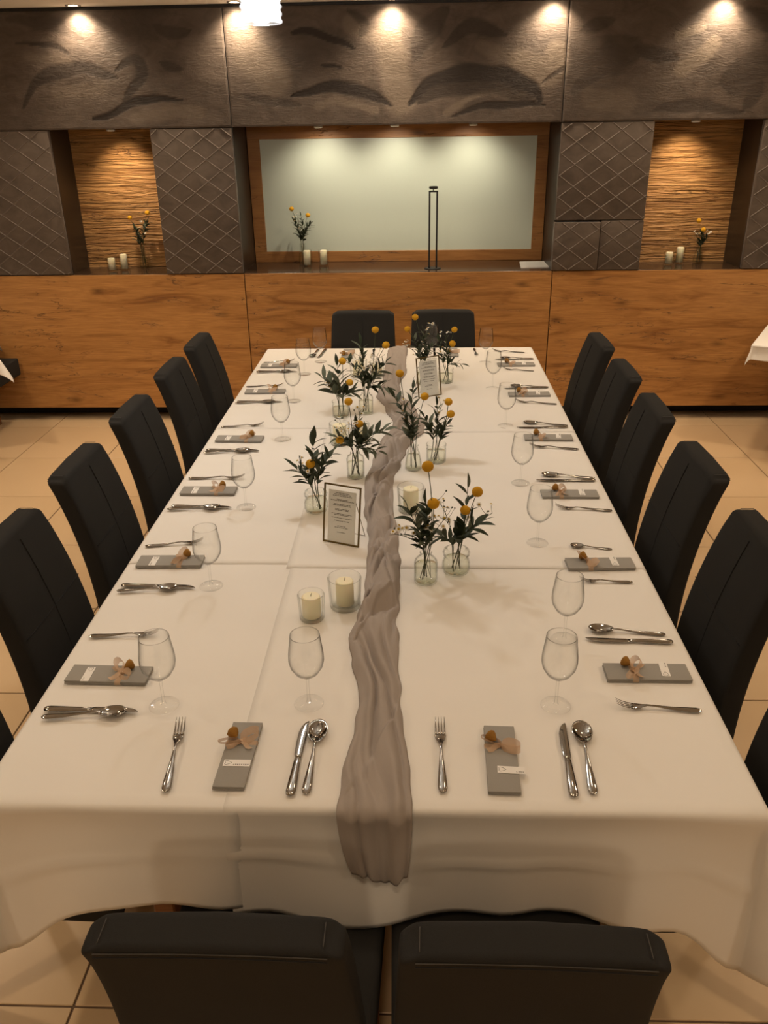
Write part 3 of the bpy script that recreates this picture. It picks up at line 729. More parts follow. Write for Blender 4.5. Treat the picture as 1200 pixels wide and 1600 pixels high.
# ------------------------------------------------------------------ cutlery
HANDLE = [(0.0, 0, 0.003, 0.0035, 0.0015), (0.003, 0, 0.0072, 0.0035, 0.0025), (0.012, 0, 0.0098, 0.0035, 0.003), (0.03, 0, 0.0095, 0.0035, 0.003), (0.06, 0, 0.0072, 0.004, 0.0027), (0.09, 0, 0.0045, 0.0065, 0.0024), (0.115, 0, 0.0030, 0.0092, 0.0022)]
def mk(name, vf, mm): o = mesh(name, vf[0], vf[1], mm); me = o.data; bpy.data.objects.remove(o); return me
FORK_H = mk('handle', sweep_vf(HANDLE+[(0.128, 0, 0.0032, 0.0095, 0.002), (0.140, 0, 0.0065, 0.0070, 0.0013), (0.150, 0, 0.0110, 0.0048, 0.0010), (0.160, 0, 0.0122, 0.0042, 0.0009), (0.164, 0, 0.0120, 0.0044, 0.0007)]), M['steel'])
TINE = mk('tine', sweep_vf([(0.158, 0, 0.0022, 0.0042, 0.0010), (0.175, 0, 0.0019, 0.0062, 0.0010), (0.190, 0, 0.0015, 0.0110, 0.0008), (0.204, 0, 0.0006, 0.0185, 0.0005)], 6), M['steel'])
def spoon_bowl():
    V, F = [], []; NR, NA = 8, 28
    for side in (0, 1):
        for i in range(NR+1):
            q = i/NR
            for k in range(NA):
                a = 2*PI*k/NA
                yy = 0.170+0.0345*q*math.sin(a); xx = 0.0215*q*math.cos(a)*(1+0.12*math.sin(a))
                V.append((xx, yy, 0.0105-0.0085*(1-q*q)+(0.0 if side == 0 else -0.0012)))
    n1 = (NR+1)*NA
    for i in range(NR):
        for k in range(NA):
            k2 = (k+1) % NA
            F.append((i*NA+k, (i+1)*NA+k, (i+1)*NA+k2, i*NA+k2)); F.append((n1+i*NA+k, n1+i*NA+k2, n1+(i+1)*NA+k2, n1+(i+1)*NA+k))
    for k in range(NA):
        k2 = (k+1) % NA; F.append((NR*NA+k, n1+NR*NA+k, n1+NR*NA+k2, NR*NA+k2))
    return V, F
SPOON_H = mk('handle', sweep_vf(HANDLE+[(0.128, 0, 0.0034, 0.0105, 0.0022), (0.138, 0, 0.0045, 0.0096, 0.0016), (0.146, 0, 0.0070, 0.0075, 0.0010)]), M['steel'])
SPOON_B = mk('bowl', spoon_bowl(), M['steel'])
KNIFE_H = mk('handle', sweep_vf([(0, 0, 0.004, 0.005, 0.002), (0.003, 0, 0.0088, 0.005, 0.0035), (0.015, 0, 0.0108, 0.005, 0.0045), (0.045, 0, 0.0100, 0.005, 0.0042), (0.085, 0, 0.0082, 0.005, 0.0038), (0.108, 0, 0.0074, 0.005, 0.0034), (0.114, 0, 0.0066, 0.005, 0.0026)]), M['steel'])
KNIFE_B = mk('blade', sweep_vf([(0.112, 0, 0.0066, 0.005, 0.0018), (0.122, -0.0008, 0.0088, 0.005, 0.0011), (0.16, -0.0012, 0.0098, 0.005, 0.0009), (0.195, -0.0008, 0.0098, 0.005, 0.0008), (0.215, 0.0014, 0.0078, 0.005, 0.0007), (0.226, 0.0042, 0.0048, 0.005, 0.0006), (0.232, 0.0066, 0.0018, 0.005, 0.0004)], 8), M['steel'])
LEN = {'fork': 0.204, 'spoon': 0.2045, 'knife': 0.232}
def cutlery(kind, tip, tail, where, z=None):
    d = Vector((tip[0]-tail[0], tip[1]-tail[1])); s = d.length/LEN[kind]; rz = math.atan2(d.y, d.x)-PI/2
    t = thing(kind, 'polished steel %s %s' % (kind, where), kind, (tail[0], tail[1], TZ+0.0005 if z is None else z), rz, 'steel cutlery at the place settings')
    sc = (min(1.05, max(0.8, s)), s, min(1.0, s))
    if kind == 'fork':
        link('handle', FORK_H, t, scale=sc)
        for k in range(4): link('tine', TINE, t, ((-0.0096+0.0064*k)*sc[0], 0, 0), scale=sc)
    elif kind == 'spoon': link('handle', SPOON_H, t, scale=sc); link('bowl', SPOON_B, t, scale=sc)
    else: link('handle', KNIFE_H, t, scale=sc); link('blade', KNIFE_B, t, scale=sc)

# ------------------------------------------------------------------ napkins with ribbon, dried flower and name card
FOLD = [box_me('fold', 0.068, 0.206, 0.0031, M['napkin'], 0.0013, 2, True), box_me('fold', 0.0672, 0.2045, 0.0030, M['napkin'], 0.0013, 2, True)]
BAND = None
def ribbon_parts(t, seed, flip):
    rr = random.Random(seed); zt = 0.0096; y0 = 0.034
    hw = 0.0352
    # the band round the packet
    path = [(-hw, y0, 0.0006), (-hw-0.0008, y0, 0.006), (-hw+0.002, y0, zt), (-0.015, y0+rr.uniform(-.002, .002), zt+0.0004), (0.0, y0, zt+0.001), (0.015, y0, zt+0.0004), (hw-0.002, y0, zt), (hw+0.0008, y0, 0.006), (hw, y0, 0.0006)]
    strip('ribbon_band', path, (0, 1, 0), M['ribbon'], t, 0.0075)
    a = 0.55*flip+rr.uniform(-.2, .2)
    def loop(ang, ln, wd, lift):
        P, Wv = [], []
        ca, sa = math.cos(ang), math.sin(ang)
        for i in range(13):
            q = i/12; th = 2*PI*q
            rad = ln*0.5*(1-math.cos(th)); side = wd*math.sin(th)*0.55
            P.append((ca*rad-sa*side, y0+sa*rad+ca*side, zt+0.003+lift*math.sin(PI*q)**0.8+0.0025*math.sin(th)))
            Wv.append((-sa*0.55*math.cos(th/2), ca*0.55, 0.75))
        return P, Wv
    for ang, ln in ((a, 0.044), (PI+a*0.6, 0.047)):
        P, Wv = loop(ang, ln*rr.uniform(.9, 1.1), 0.019, 0.012); strip('bow_loop', P, Wv, M['ribbon'], t, 0.0095)
    for s in (-1, 1):
        ang = -PI/2+s*0.9+rr.uniform(-.25, .25)
        P = [(math.cos(ang)*0.006*i, y0+math.sin(ang)*0.006*i+0.001*math.sin(i), zt+0.004+0.002*math.sin(i*1.2)) for i in range(7)]
        strip('ribbon_tail', P, (math.sin(ang), -math.cos(ang), 0.3), M['ribbon'], t, 0.006)
    V, F = sweep_vf([(-0.006, 0, 0.003, 0, 0.002), (-0.003, 0, 0.006, 0, 0.0036), (0.003, 0, 0.006, 0, 0.0036), (0.006, 0, 0.003, 0, 0.002)], 8)
    mesh('knot', V, F, M['ribbon'], t, loc=(0, y0, zt+0.004))
    return y0, zt
def dried(t, x, y, z, rz):
    V, F = [], []; nr = 7; na = 14
    for i in range(nr+1):
        q = i/nr; r = 0.0125*math.sin(PI*min(0.5, q*0.56))**0.9*(1 if q < 0.9 else 0.75)
        for k in range(na):
            a = 2*PI*k/na; rr = r*(1+0.14*((i+k) % 2))
            V.append((rr*math.cos(a), q*0.024, rr*math.sin(a)))
    for i in range(nr):
        for k in range(na): k2 = (k+1) % na; F.append((i*na+k, (i+1)*na+k, (i+1)*na+k2, i*na+k2))
    F.append(tuple(range(na))); F.append(tuple(nr*na+k for k in range(na))[::-1])
    mesh('dried_flower', V, F, M['dry'], t, loc=(x, y, z), rot=(0.15, 0, rz))['label'] = 'brown dried flower head tucked into the bow'
CARD = box_me('card', 0.058, 0.0205, 0.0007, M['card'])
def heart_vf():
    pts = [(0.0105, 0.0), (0.004, 0.0046), (-0.001, 0.0062), (-0.0042, 0.0052), (-0.0048, 0.0026), (-0.0028, 0.0002), (-0.0048, -0.0024), (-0.0042, -0.0052), (-0.001, -0.0062), (0.004, -0.0046), (0.0105, 0.0)]
    return tube_vf([(x, y, 0.00055) for x, y in pts], 0.00045, 4)
HEART = mk('heart_print', heart_vf(), M['ink'])
def place_card(x, y, z, rz, nlet, where, tilt=0.0):
    t = thing('place_card', 'white heart name card %s' % where, 'card', (x, y, z), rz, 'name cards on the napkins')
    t.rotation_euler = (tilt, 0, rz)
    link('card', CARD, t, (0, 0, 0.00035)); link('heart_print', HEART, t, (-0.0215, 0.0005, 0.0002))
    rr = random.Random(nlet*7+int(x*100)); parts = []
    for i in range(nlet):
        cx = 0.0245-(nlet-1-i)*0.0044; cy = -0.0048
        ht = 0.0032; wd = 0.0019; st = rr.choice(['A', 'N', 'L', 'I', 'K', 'H'])
        seg = {'A': [(-1, -1, 0, 1), (0, 1, 1, -1), (-.5, -.2, .5, -.2)], 'N': [(-1, -1, -1, 1), (-1, 1, 1, -1), (1, -1, 1, 1)], 'L': [(-1, 1, -1, -1), (-1, -1, 1, -1)], 'I': [(0, -1, 0, 1)], 'K': [(-1, -1, -1, 1), (-1, 0, 1, 1), (-1, 0, 1, -1)], 'H': [(-1, -1, -1, 1), (1, -1, 1, 1), (-1, 0, 1, 0)]}[st]
        for a, b, c, d in seg: parts.append(tube_vf([(cx+a*wd/2*.8, cy+b*ht/2, 0.00075), (cx+c*wd/2*.8, cy+d*ht/2, 0.00075)], 0.00042, 4))
    V, F = merge(parts); mesh('lettering', V, F, M['ink'], t, smooth=False)
def napkin(x, y, rz, where, seed, flip=1, bouquet_side=-1, card=None, nlet=5):
    t = thing('napkin', 'grey napkin with tan bow ' + where, 'napkin', (x, y, TZ+0.0005), rz, 'tied grey napkins at the place settings')
    rr = random.Random(seed)
    for k in range(3): link('fold', FOLD[k % 2], t, (rr.uniform(-.0006, .0006), rr.uniform(-.001, .001), 0.0016+0.0031*k), (0, 0, rr.uniform(-.006, .006)))
    y0, zt = ribbon_parts(t, seed, flip)
    dried(t, 0.010*bouquet_side, y0+0.004, zt+0.011, -bouquet_side*0.75)
    cx, cy, cr = card or (0.004, -0.030, 0.0)
    c, s = math.cos(rz), math.sin(rz)
    place_card(x+c*cx-s*cy, y+s*cx+c*cy, TZ+0.0104, rz+cr, nlet, 'on the napkin ' + where)

def side_words(k): return ['nearest the feature wall', 'second from the feature wall', 'third from the feature wall', 'fourth from the feature wall', 'fifth from the feature wall', 'nearest the camera'][k]
LEFT = [  # napkin centre y, fork (tip, tail), knife, spoon, glass, letters
 (3.352, ((-0.600, 3.462), (-0.778, 3.432)), ((-0.556, 3.235), (-0.784, 3.238)), ((-0.592, 3.226), (-0.780, 3.214)), (-0.509, 3.189), 5),
 (2.852, ((-0.592, 2.962), (-0.787, 2.944)), ((-0.556, 2.683), (-0.784, 2.683)), ((-0.594, 2.672), (-0.788, 2.658)), (-0.503, 2.700), 5),
 (2.144, ((-0.592, 2.332), (-0.784, 2.306)), ((-0.556, 2.006), (-0.784, 2.010)), ((-0.594, 1.996), (-0.788, 1.978)), (-0.480, 2.150), 5),
 (1.576, ((-0.562, 1.706), (-0.784, 1.704)), ((-0.556, 1.432), (-0.780, 1.440)), ((-0.598, 1.425), (-0.789, 1.410)), (-0.508, 1.438), 6),
 (1.020, ((-0.598, 1.160), (-0.784, 1.128)), ((-0.553, 0.864), (-0.780, 0.872)), ((-0.604, 0.856), (-0.782, 0.836)), (-0.509, 0.875), 4),
 (0.424, ((-0.592, 0.612), (-0.781, 0.600)), ((-0.550, 0.288), (-0.777, 0.290)), ((-0.576, 0.278), (-0.770, 0.258)), (-0.496, 0.312), 3)]
for k, (ny, fk, kn, sp, gl, nl) in enumerate(LEFT):
    W = 'on the left side, ' + side_words(k)
    napkin(-0.675+0.004*(k % 3), ny, -PI/2+0.03*math.sin(k*2.1), W, 20+k, 1 if k % 2 else -1, -1, (0.006, -0.050, 0.05*math.sin(k*3)), nl)
    cutlery('fork', *fk, W); cutlery('knife', *kn, W)
    cutlery('spoon', *sp, W, z=TZ+0.0035); wine_glass(*gl, W, k*0.7)
RIGHT = [
 (3.352, ((0.588, 3.262), (0.752, 3.222)), ((0.560, 3.466), (0.782, 3.474)), ((0.592, 3.500), (0.782, 3.488)), (0.500, 3.420), 5),
 (2.786, ((0.589, 2.672), (0.786, 2.628)), ((0.556, 2.890), (0.784, 2.906)), ((0.592, 2.934), (0.788, 2.918)), (0.500, 2.906), 5),
 (2.152, ((0.582, 2.052), (0.784, 2.016)), ((0.556, 2.288), (0.784, 2.290)), ((0.593, 2.356), (0.788, 2.316)), (0.509, 2.320), 5),
 (1.548, ((0.597, 1.434), (0.794, 1.410)), ((0.564, 1.680), (0.788, 1.680)), ((0.591, 1.738), (0.790, 1.706)), (0.502, 1.661), 6),
 (1.015, ((0.592, 0.914), (0.748, 0.908)), None, ((0.603, 1.142), (0.732, 1.118)), (0.500, 1.164), 5),
 (0.453, ((0.571, 0.326), (0.767, 0.310)), ((0.553, 0.600), (0.779, 0.591)), ((0.569, 0.650), (0.769, 0.627)), (0.497, 0.604), 4)]
for k, (ny, fk, kn, sp, gl, nl) in enumerate(RIGHT):
    W = 'on the right side, ' + side_words(k)
    napkin(0.668+0.004*(k % 3), ny, PI/2+0.03*math.sin(k*1.7+1), W, 40+k, -1 if k % 2 else 1, 1, (0.008, -0.045, -0.06+0.05*math.sin(k*5)), nl)
    cutlery('fork', *fk, W)
    if kn: cutlery('knife', *kn, W)
    cutlery('spoon', *sp, W); wine_glass(*gl, W, k*0.9)
cutlery('fork', (0.560, 3.672), (0.750, 3.625), 'lying alone at the far right corner of the table')
W = 'at the near end, left setting'
napkin(-0.284, 0.140, -0.02, W, 60, 1, -1, (0.004, -0.032, 0.02), 8)
cutlery('fork', (-0.437, 0.248), (-0.415, 0.027), W); cutlery('knife', (-0.150, 0.254), (-0.155, 0.020), W); cutlery('spoon', (-0.118, 0.256), (-0.123, 0.027), W); wine_glass(-0.151, 0.325, W)
W = 'at the near end, right setting'
napkin(0.288, 0.138, -0.03, W, 61, -1, -1, (0.018, -0.040, -0.03), 4)
cutlery('fork', (0.158, 0.258), (0.159, 0.036), W); cutlery('knife', (0.436, 0.258), (0.425, 0.028), W); cutlery('spoon', (0.478, 0.261), (0.466, 0.037), W); wine_glass(0.433, 0.327, W)
W = 'at the far end, left setting'
napkin(-0.300, 3.610, PI, W, 62, 1, 1, None, 5)
cutlery('knife', (-0.469, 3.530), (-0.446, 3.735), W); cutlery('spoon', (-0.510, 3.540), (-0.490, 3.735), W); cutlery('fork', (-0.150, 3.545), (-0.150, 3.735), W); wine_glass(-0.447, 3.454, W)
W = 'at the far end, right setting'
napkin(0.320, 3.640, PI, W, 63, -1, 1, None, 5)
cutlery('fork', (0.462, 3.555), (0.457, 3.735), W); cutlery('knife', (0.215, 3.560), (0.215, 3.740), W); cutlery('spoon', (0.165, 3.570), (0.170, 3.740), W); wine_glass(0.195, 3.500, W)

# ------------------------------------------------------------------ candles in glass jars
def candle_jar(x, y, z, r, h, cr, chh, where):
    t = thing('candle_glass', 'clear glass candle holder ' + where, 'candle holder', (x, y, z), 0, 'glass candle holders')
    g = lathe_me('glass_wall', [(0.0, 0.0), (r*0.86, 0.0), (r*0.91, 0.003), (r, h-0.002), (r-0.0006, h), (r-0.0028, h), (r-0.0032, h-0.003), (r*0.90-0.003, 0.012), (r*0.84-0.003, 0.0095), (0.0, 0.0095)], M['thick'], 36)
    link('glass_wall', g, t)
    c = thing('pillar_candle', 'cream pillar candle inside the glass ' + where, 'candle', (x, y, z+0.0100), 0, 'cream pillar candles')
    link('wax', lathe_me('wax', [(0.0, 0.0), (cr, 0.0), (cr, chh-0.004), (cr-0.002, chh-0.001), (cr-0.005, chh), (0.0, chh-0.0015)], M['wax'], 28), c)
    tube('wick', [(0, 0, chh-0.002), (0.0005, 0.0004, chh+0.004), (0.002, 0.001, chh+0.008)], 0.0009, M['wick'], c, 5)
T0 = TZ+0.0005
candle_jar(-0.186, 0.702, T0, 0.0375, 0.078, 0.026, 0.062, 'left of the runner, smaller one of the near pair')
candle_jar(-0.098, 0.768, T0, 0.0480, 0.094, 0.0255, 0.074, 'left of the runner, bigger one of the near pair')
candle_jar(0.086, 1.412, T0, 0.0480, 0.094, 0.027, 0.078, 'right of the runner behind the nearest bottle vase')
candle_jar(-0.222, 2.092, T0, 0.0445, 0.094, 0.029, 0.078, 'left of the runner\'s middle, bigger one')
candle_jar(-0.132, 2.135, T0, 0.0360, 0.078, 0.024, 0.058, 'left of the runner\'s middle, smaller one')
candle_jar(-0.208, 3.150, T0, 0.0480, 0.092, 0.029, 0.070, 'near the far end of the table, left one')
candle_jar(-0.106, 3.140, T0, 0.0400, 0.082, 0.026, 0.060, 'near the far end of the table, right one')
for x, y, hh, wh in ((-2.065, 4.790, 0.085, 'on the left niche ledge, shorter one'), (-1.990, 4.835, 0.105, 'on the left niche ledge, taller one'), (-0.681, 4.930, 0.105, 'on the central ledge beside the vase'), (-0.563, 4.945, 0.103, 'on the central ledge, further right'),
                 (1.882, 4.850, 0.080, 'on the right niche ledge, shorter one'), (1.972, 4.905, 0.105, 'on the right niche ledge, taller one')):
    candle_jar(x, y, ZL+0.0005, 0.037, hh+0.004, 0.0245, hh-0.006, wh)

# ------------------------------------------------------------------ vases and flowers
def wall_of(outer, th=0.0028, floor_t=0.007):
    inn = [(max(0.001, r-th), max(z, floor_t)) for r, z in outer if r > 0.001]
    top = outer[-1]
    inner = [(max(0.001, r-th), z if z > floor_t else floor_t) for r, z in reversed(outer) if r > 0.002]
    return outer+[(top[0]-th*0.5, top[1]+0.001)]+inner+[(0.0, floor_t)]
VP = {
 'bottle': [(0.0, 0.0), (0.030, 0.0), (0.0345, 0.004), (0.0350, 0.010), (0.0350, 0.064), (0.033, 0.073), (0.026, 0.082), (0.018, 0.087), (0.0165, 0.093), (0.0185, 0.099)],
 'bulb': [(0.0, 0.0), (0.030, 0.0), (0.038, 0.005), (0.0425, 0.016), (0.0425, 0.034), (0.039, 0.046), (0.0345, 0.052), (0.0345, 0.055), (0.040, 0.062), (0.0415, 0.070), (0.038, 0.078), (0.030, 0.082)],
 'flask': [(0.0, 0.0), (0.030, 0.0), (0.0335, 0.004), (0.0335, 0.012), (0.030, 0.045), (0.024, 0.072), (0.0185, 0.086), (0.0175, 0.096), (0.020, 0.101)],
 'jar': [(0.0, 0.0), (0.036, 0.0), (0.0395, 0.004), (0.0400, 0.056), (0.0385, 0.062), (0.0385, 0.066), (0.0405, 0.070), (0.0405, 0.076)],
 'tall': [(0.0, 0.0), (0.030, 0.0), (0.034, 0.004), (0.0345, 0.078), (0.031, 0.088), (0.020, 0.094), (0.019, 0.104)],
 'slim': [(0.0, 0.0), (0.026, 0.0), (0.030, 0.004), (0.031, 0.030), (0.026, 0.075), (0.019, 0.105), (0.018, 0.140), (0.021, 0.146)]}
VM = {k: (lathe_me('glass_body', wall_of(v), M['thick'], 32), v[-1][1], min(r for r, z in v[5:]), v[3][0]) for k, v in VP.items()}
WM = {}
for k, v in VP.items():
    lvl = v[-1][1]*0.60
    pr = [(0.0, 0.0072)]
    for i in range(9):
        z = 0.0074+(lvl-0.0074)*i/8
        for (r0, za), (r1, zb) in zip(v, v[1:]):
            if za <= z <= zb and zb > za: pr.append((r0+(r1-r0)*(z-za)/(zb-za)-0.0033, z)); break
    pr.append((0.0, lvl)); WM[k] = lathe_me('water', pr, M['water'], 28)
def leaf_me(name, mm, fold=0.25):
    V, F = [], []; n_ = 7
    for i in range(n_+1):
        t = i/n_; w_ = 0.145*math.sin(PI*t**0.85)**0.9+0.004
        z = 0.10*math.sin(PI*t)*0.6-0.05*t
        V += [(-w_, t, z+w_*fold), (0, t, z), (w_, t, z+w_*fold)]
    for i in range(n_):
        for c in (0, 1): F.append((i*3+c, i*3+c+1, i*3+c+4, i*3+c+3))
    return mk(name, (V, F), mm)
LEAF = [leaf_me('leaf', M['leaf']), leaf_me('leaf', M['leaf2'])]
def ball_me():
    bm = bmesh.new(); bmesh.ops.create_icosphere(bm, subdivisions=4, radius=1.0)
    for v in bm.verts:
        q = noise.noise(v.co*9.0); v.co *= 1+0.055*q; v.co.z *= 0.92
    return bm_mesh('flower_head', bm, M['ball'], True)
BALL = ball_me()
def daisy_me():
    V, F, MI = [], [], []
    for k in range(9):
        a = 2*PI*k/9
        for q, w_ in ((0.35, 0.14), (0.75, 0.24), (1.0, 0.12)):
            for s in (-1, 1): V.append((q*math.cos(a)-s*w_*math.sin(a), q*math.sin(a)+s*w_*math.cos(a), 0.12-0.25*q*q))
        b = k*6
        for i in (0, 2): F.append((b+i, b+i+2, b+i+3, b+i+1)); MI.append(0)
    b0 = len(V); nr = 4
    for i in range(nr+1):
        th = PI/2*i/nr
        for k in range(10): V.append((0.42*math.cos(th)*math.cos(k*PI/5), 0.42*math.cos(th)*math.sin(k*PI/5), 0.05+0.36*math.sin(th)))
    for i in range(nr):
        for k in range(10): k2 = (k+1) % 10; F.append((b0+i*10+k, b0+i*10+k2, b0+(i+1)*10+k2, b0+(i+1)*10+k)); MI.append(1)
    me = bpy.data.meshes.new('blossom'); me.from_pydata(V, [], F); me.materials.append(M['petal']); me.materials.append(M['eye'])
    me.polygons.foreach_set('material_index', MI); me.polygons.foreach_set('use_smooth', [True]*len(F)); return me
DAISY = daisy_me()
def bud_me(): return lathe_me('bud', [(0.0, -0.6), (0.5, -0.4), (0.7, 0.1), (0.4, 0.6), (0.0, 0.75)], M['leaf'], 8)
BUD = bud_me()
def stem_path(base, neck, tip, n_=9):
    b, k, t = Vector(base), Vector(neck), Vector(tip)
    d = (k-b)
    ctrl = k+d.normalized()*(t-k).length*0.45
    return [b, b.lerp(k, 0.5)]+bez(k, ctrl, t, n_)
def vase(kind, x, y, label, z0=None):
    z0 = T0 if z0 is None else z0
    t = thing('glass_vase', label, 'vase', (x, y, z0), rnd.uniform(0, 6), 'small clear glass bud vases')
    link('glass_body', VM[kind][0], t); link('water', WM[kind], t)
def bouquet(kind, x, y, where, balls, sprigs, daisies, z0=None, seed=0, ls=1.0):
    """balls (x, z) or (x, y, z) of the head in the room; sprigs (word, dx, dy, height, leaves, leaf length, which leaf); daisies (word, dx, dy, height, blossoms)"""
    z0 = T0 if z0 is None else z0
    rr = random.Random(seed); _, H, nr, br = VM[kind]
    org = Vector((x, y, z0))
    def base():
        a = rr.uniform(0, 2*PI); q = br*0.55*rr.uniform(0.5, 1); return Vector((q*math.cos(a), q*math.sin(a), 0.009))
    def neck(d):
        q = max(0.001, min(nr-0.005, 0.013)); dd = Vector((d[0], d[1], 0)); dd = dd.normalized() if dd.length > 1e-5 else Vector((1, 0, 0))
        return dd*q*rr.uniform(0.4, 1.0)+Vector((0, 0, H+0.002))
    balls = sorted(balls, key=lambda b: -b[-1]); wd = {1: [''], 2: ['taller ', 'shorter '], 3: ['tallest ', 'middle ', 'lowest ']}[max(1, len(balls))]
    for i, b in enumerate(balls):
        bx, by, bz = (b[0], y+rr.uniform(-.01, .01), b[1]) if len(b) == 2 else b
        t = thing('ball_flower', ('%syellow ball flower in %s' % (wd[i], where)).strip(), 'flower', org, 0, 'yellow ball flowers in the vases')
        tip = Vector((bx, by, bz))-org
        pth = stem_path(base(), neck(tip), tip)
        tube('stem', pth, 0.0013, M['stem'], t, 6)
        R_ = 0.0165*rr.uniform(0.92, 1.06)*ls
        link('flower_head', BALL, t, tip, (rr.uniform(-.3, .3), rr.uniform(-.3, .3), rr.uniform(0, 6)), (R_,)*3)
    for word, dx, dy, h, nl, ll, which in sprigs:
        t = thing('leafy_sprig', 'leafy green sprig %s in %s' % (word, where), 'sprig', org, 0, 'leafy sprigs in the vases')
        tip = Vector((dx, dy, h)); b0 = base(); nk = neck(tip)*Vector((-0.5, -0.5, 1)) if False else neck(tip)
        pth = stem_path(b0, nk, tip, 12); tube('stem', pth, [0.0017]*4+[0.0014]*6+[0.0009]*(len(pth)-10), M['stem'], t, 5)
        L = pth[2:]; nl = int(nl*1.9); ll *= 1.18
        for i in range(nl):
            q = 0.12+0.88*(i+0.5*rr.random())/nl if nl > 1 else 0.9
            f = q*(len(L)-1); k = min(int(f), len(L)-2); p = L[k].lerp(L[k+1], f-k); tg = (L[k+1]-L[k]).normalized()
            az = i*2.4+rr.uniform(-.5, .5)
            side = tg.cross(Vector((0, 0, 1))); side = side.normalized() if side.length > 1e-3 else Vector((1, 0, 0))
            up = side.cross(tg)
            d = (side*math.cos(az)+up*math.sin(az))*rr.uniform(0.65, 1.0)+tg*rr.uniform(0.45, 0.9)
            if i == nl-1: d = tg
            d.normalize(); xx = d.cross(Vector((rr.uniform(-.4, .4), rr.uniform(-.4, .4), 1))).normalized(); zz = xx.cross(d)
            s = ll*rr.uniform(0.75, 1.15)*(1-0.25*q)
            lo = link('leaf', LEAF[1 if rr.random() < which else 0], t)
            ws = s*rr.uniform(0.85, 1.25)
            lo.matrix_local = Matrix(((xx.x*ws, d.x*s, zz.x*s, p.x), (xx.y*ws, d.y*s, zz.y*s, p.y), (xx.z*ws, d.z*s, zz.z*s, p.z), (0, 0, 0, 1)))
    for word, dx, dy, h, nb in daisies:
        t = thing('daisy_sprig', 'white daisy sprig %s in %s' % (word, where), 'sprig', org, 0, 'daisy sprigs in the vases')
        tip = Vector((dx, dy, h)); pth = stem_path(base(), neck(tip), tip, 10); L = pth[2:]
        tube('stem', pth, 0.0009, M['stem'], t, 5)
        nb = int(nb*1.7)
        for i in range(nb):
            q = 0.35+0.65*(i+1)/nb; f = q*(len(L)-1); k = min(int(f), len(L)-2); p = L[k].lerp(L[k+1], f-k)
            off = Vector((rr.uniform(-1, 1), rr.uniform(-1, 1), rr.uniform(0.3, 1.1))).normalized()*rr.uniform(0.018, 0.045)
            e = p+off
            tube('twig', [p, p.lerp(e, 0.5)+Vector((0, 0, -0.003)), e], 0.0006, M['stem'], t, 4)
            bud = rr.random() < 0.25; s = rr.uniform(0.0035, 0.0045) if bud else rr.uniform(0.0078, 0.0096)
            link('bud' if bud else 'blossom', BUD if bud else DAISY, t, e, (rr.uniform(-.7, .7), rr.uniform(-.7, .7), rr.uniform(0, 6)), (s*ls,)*3)
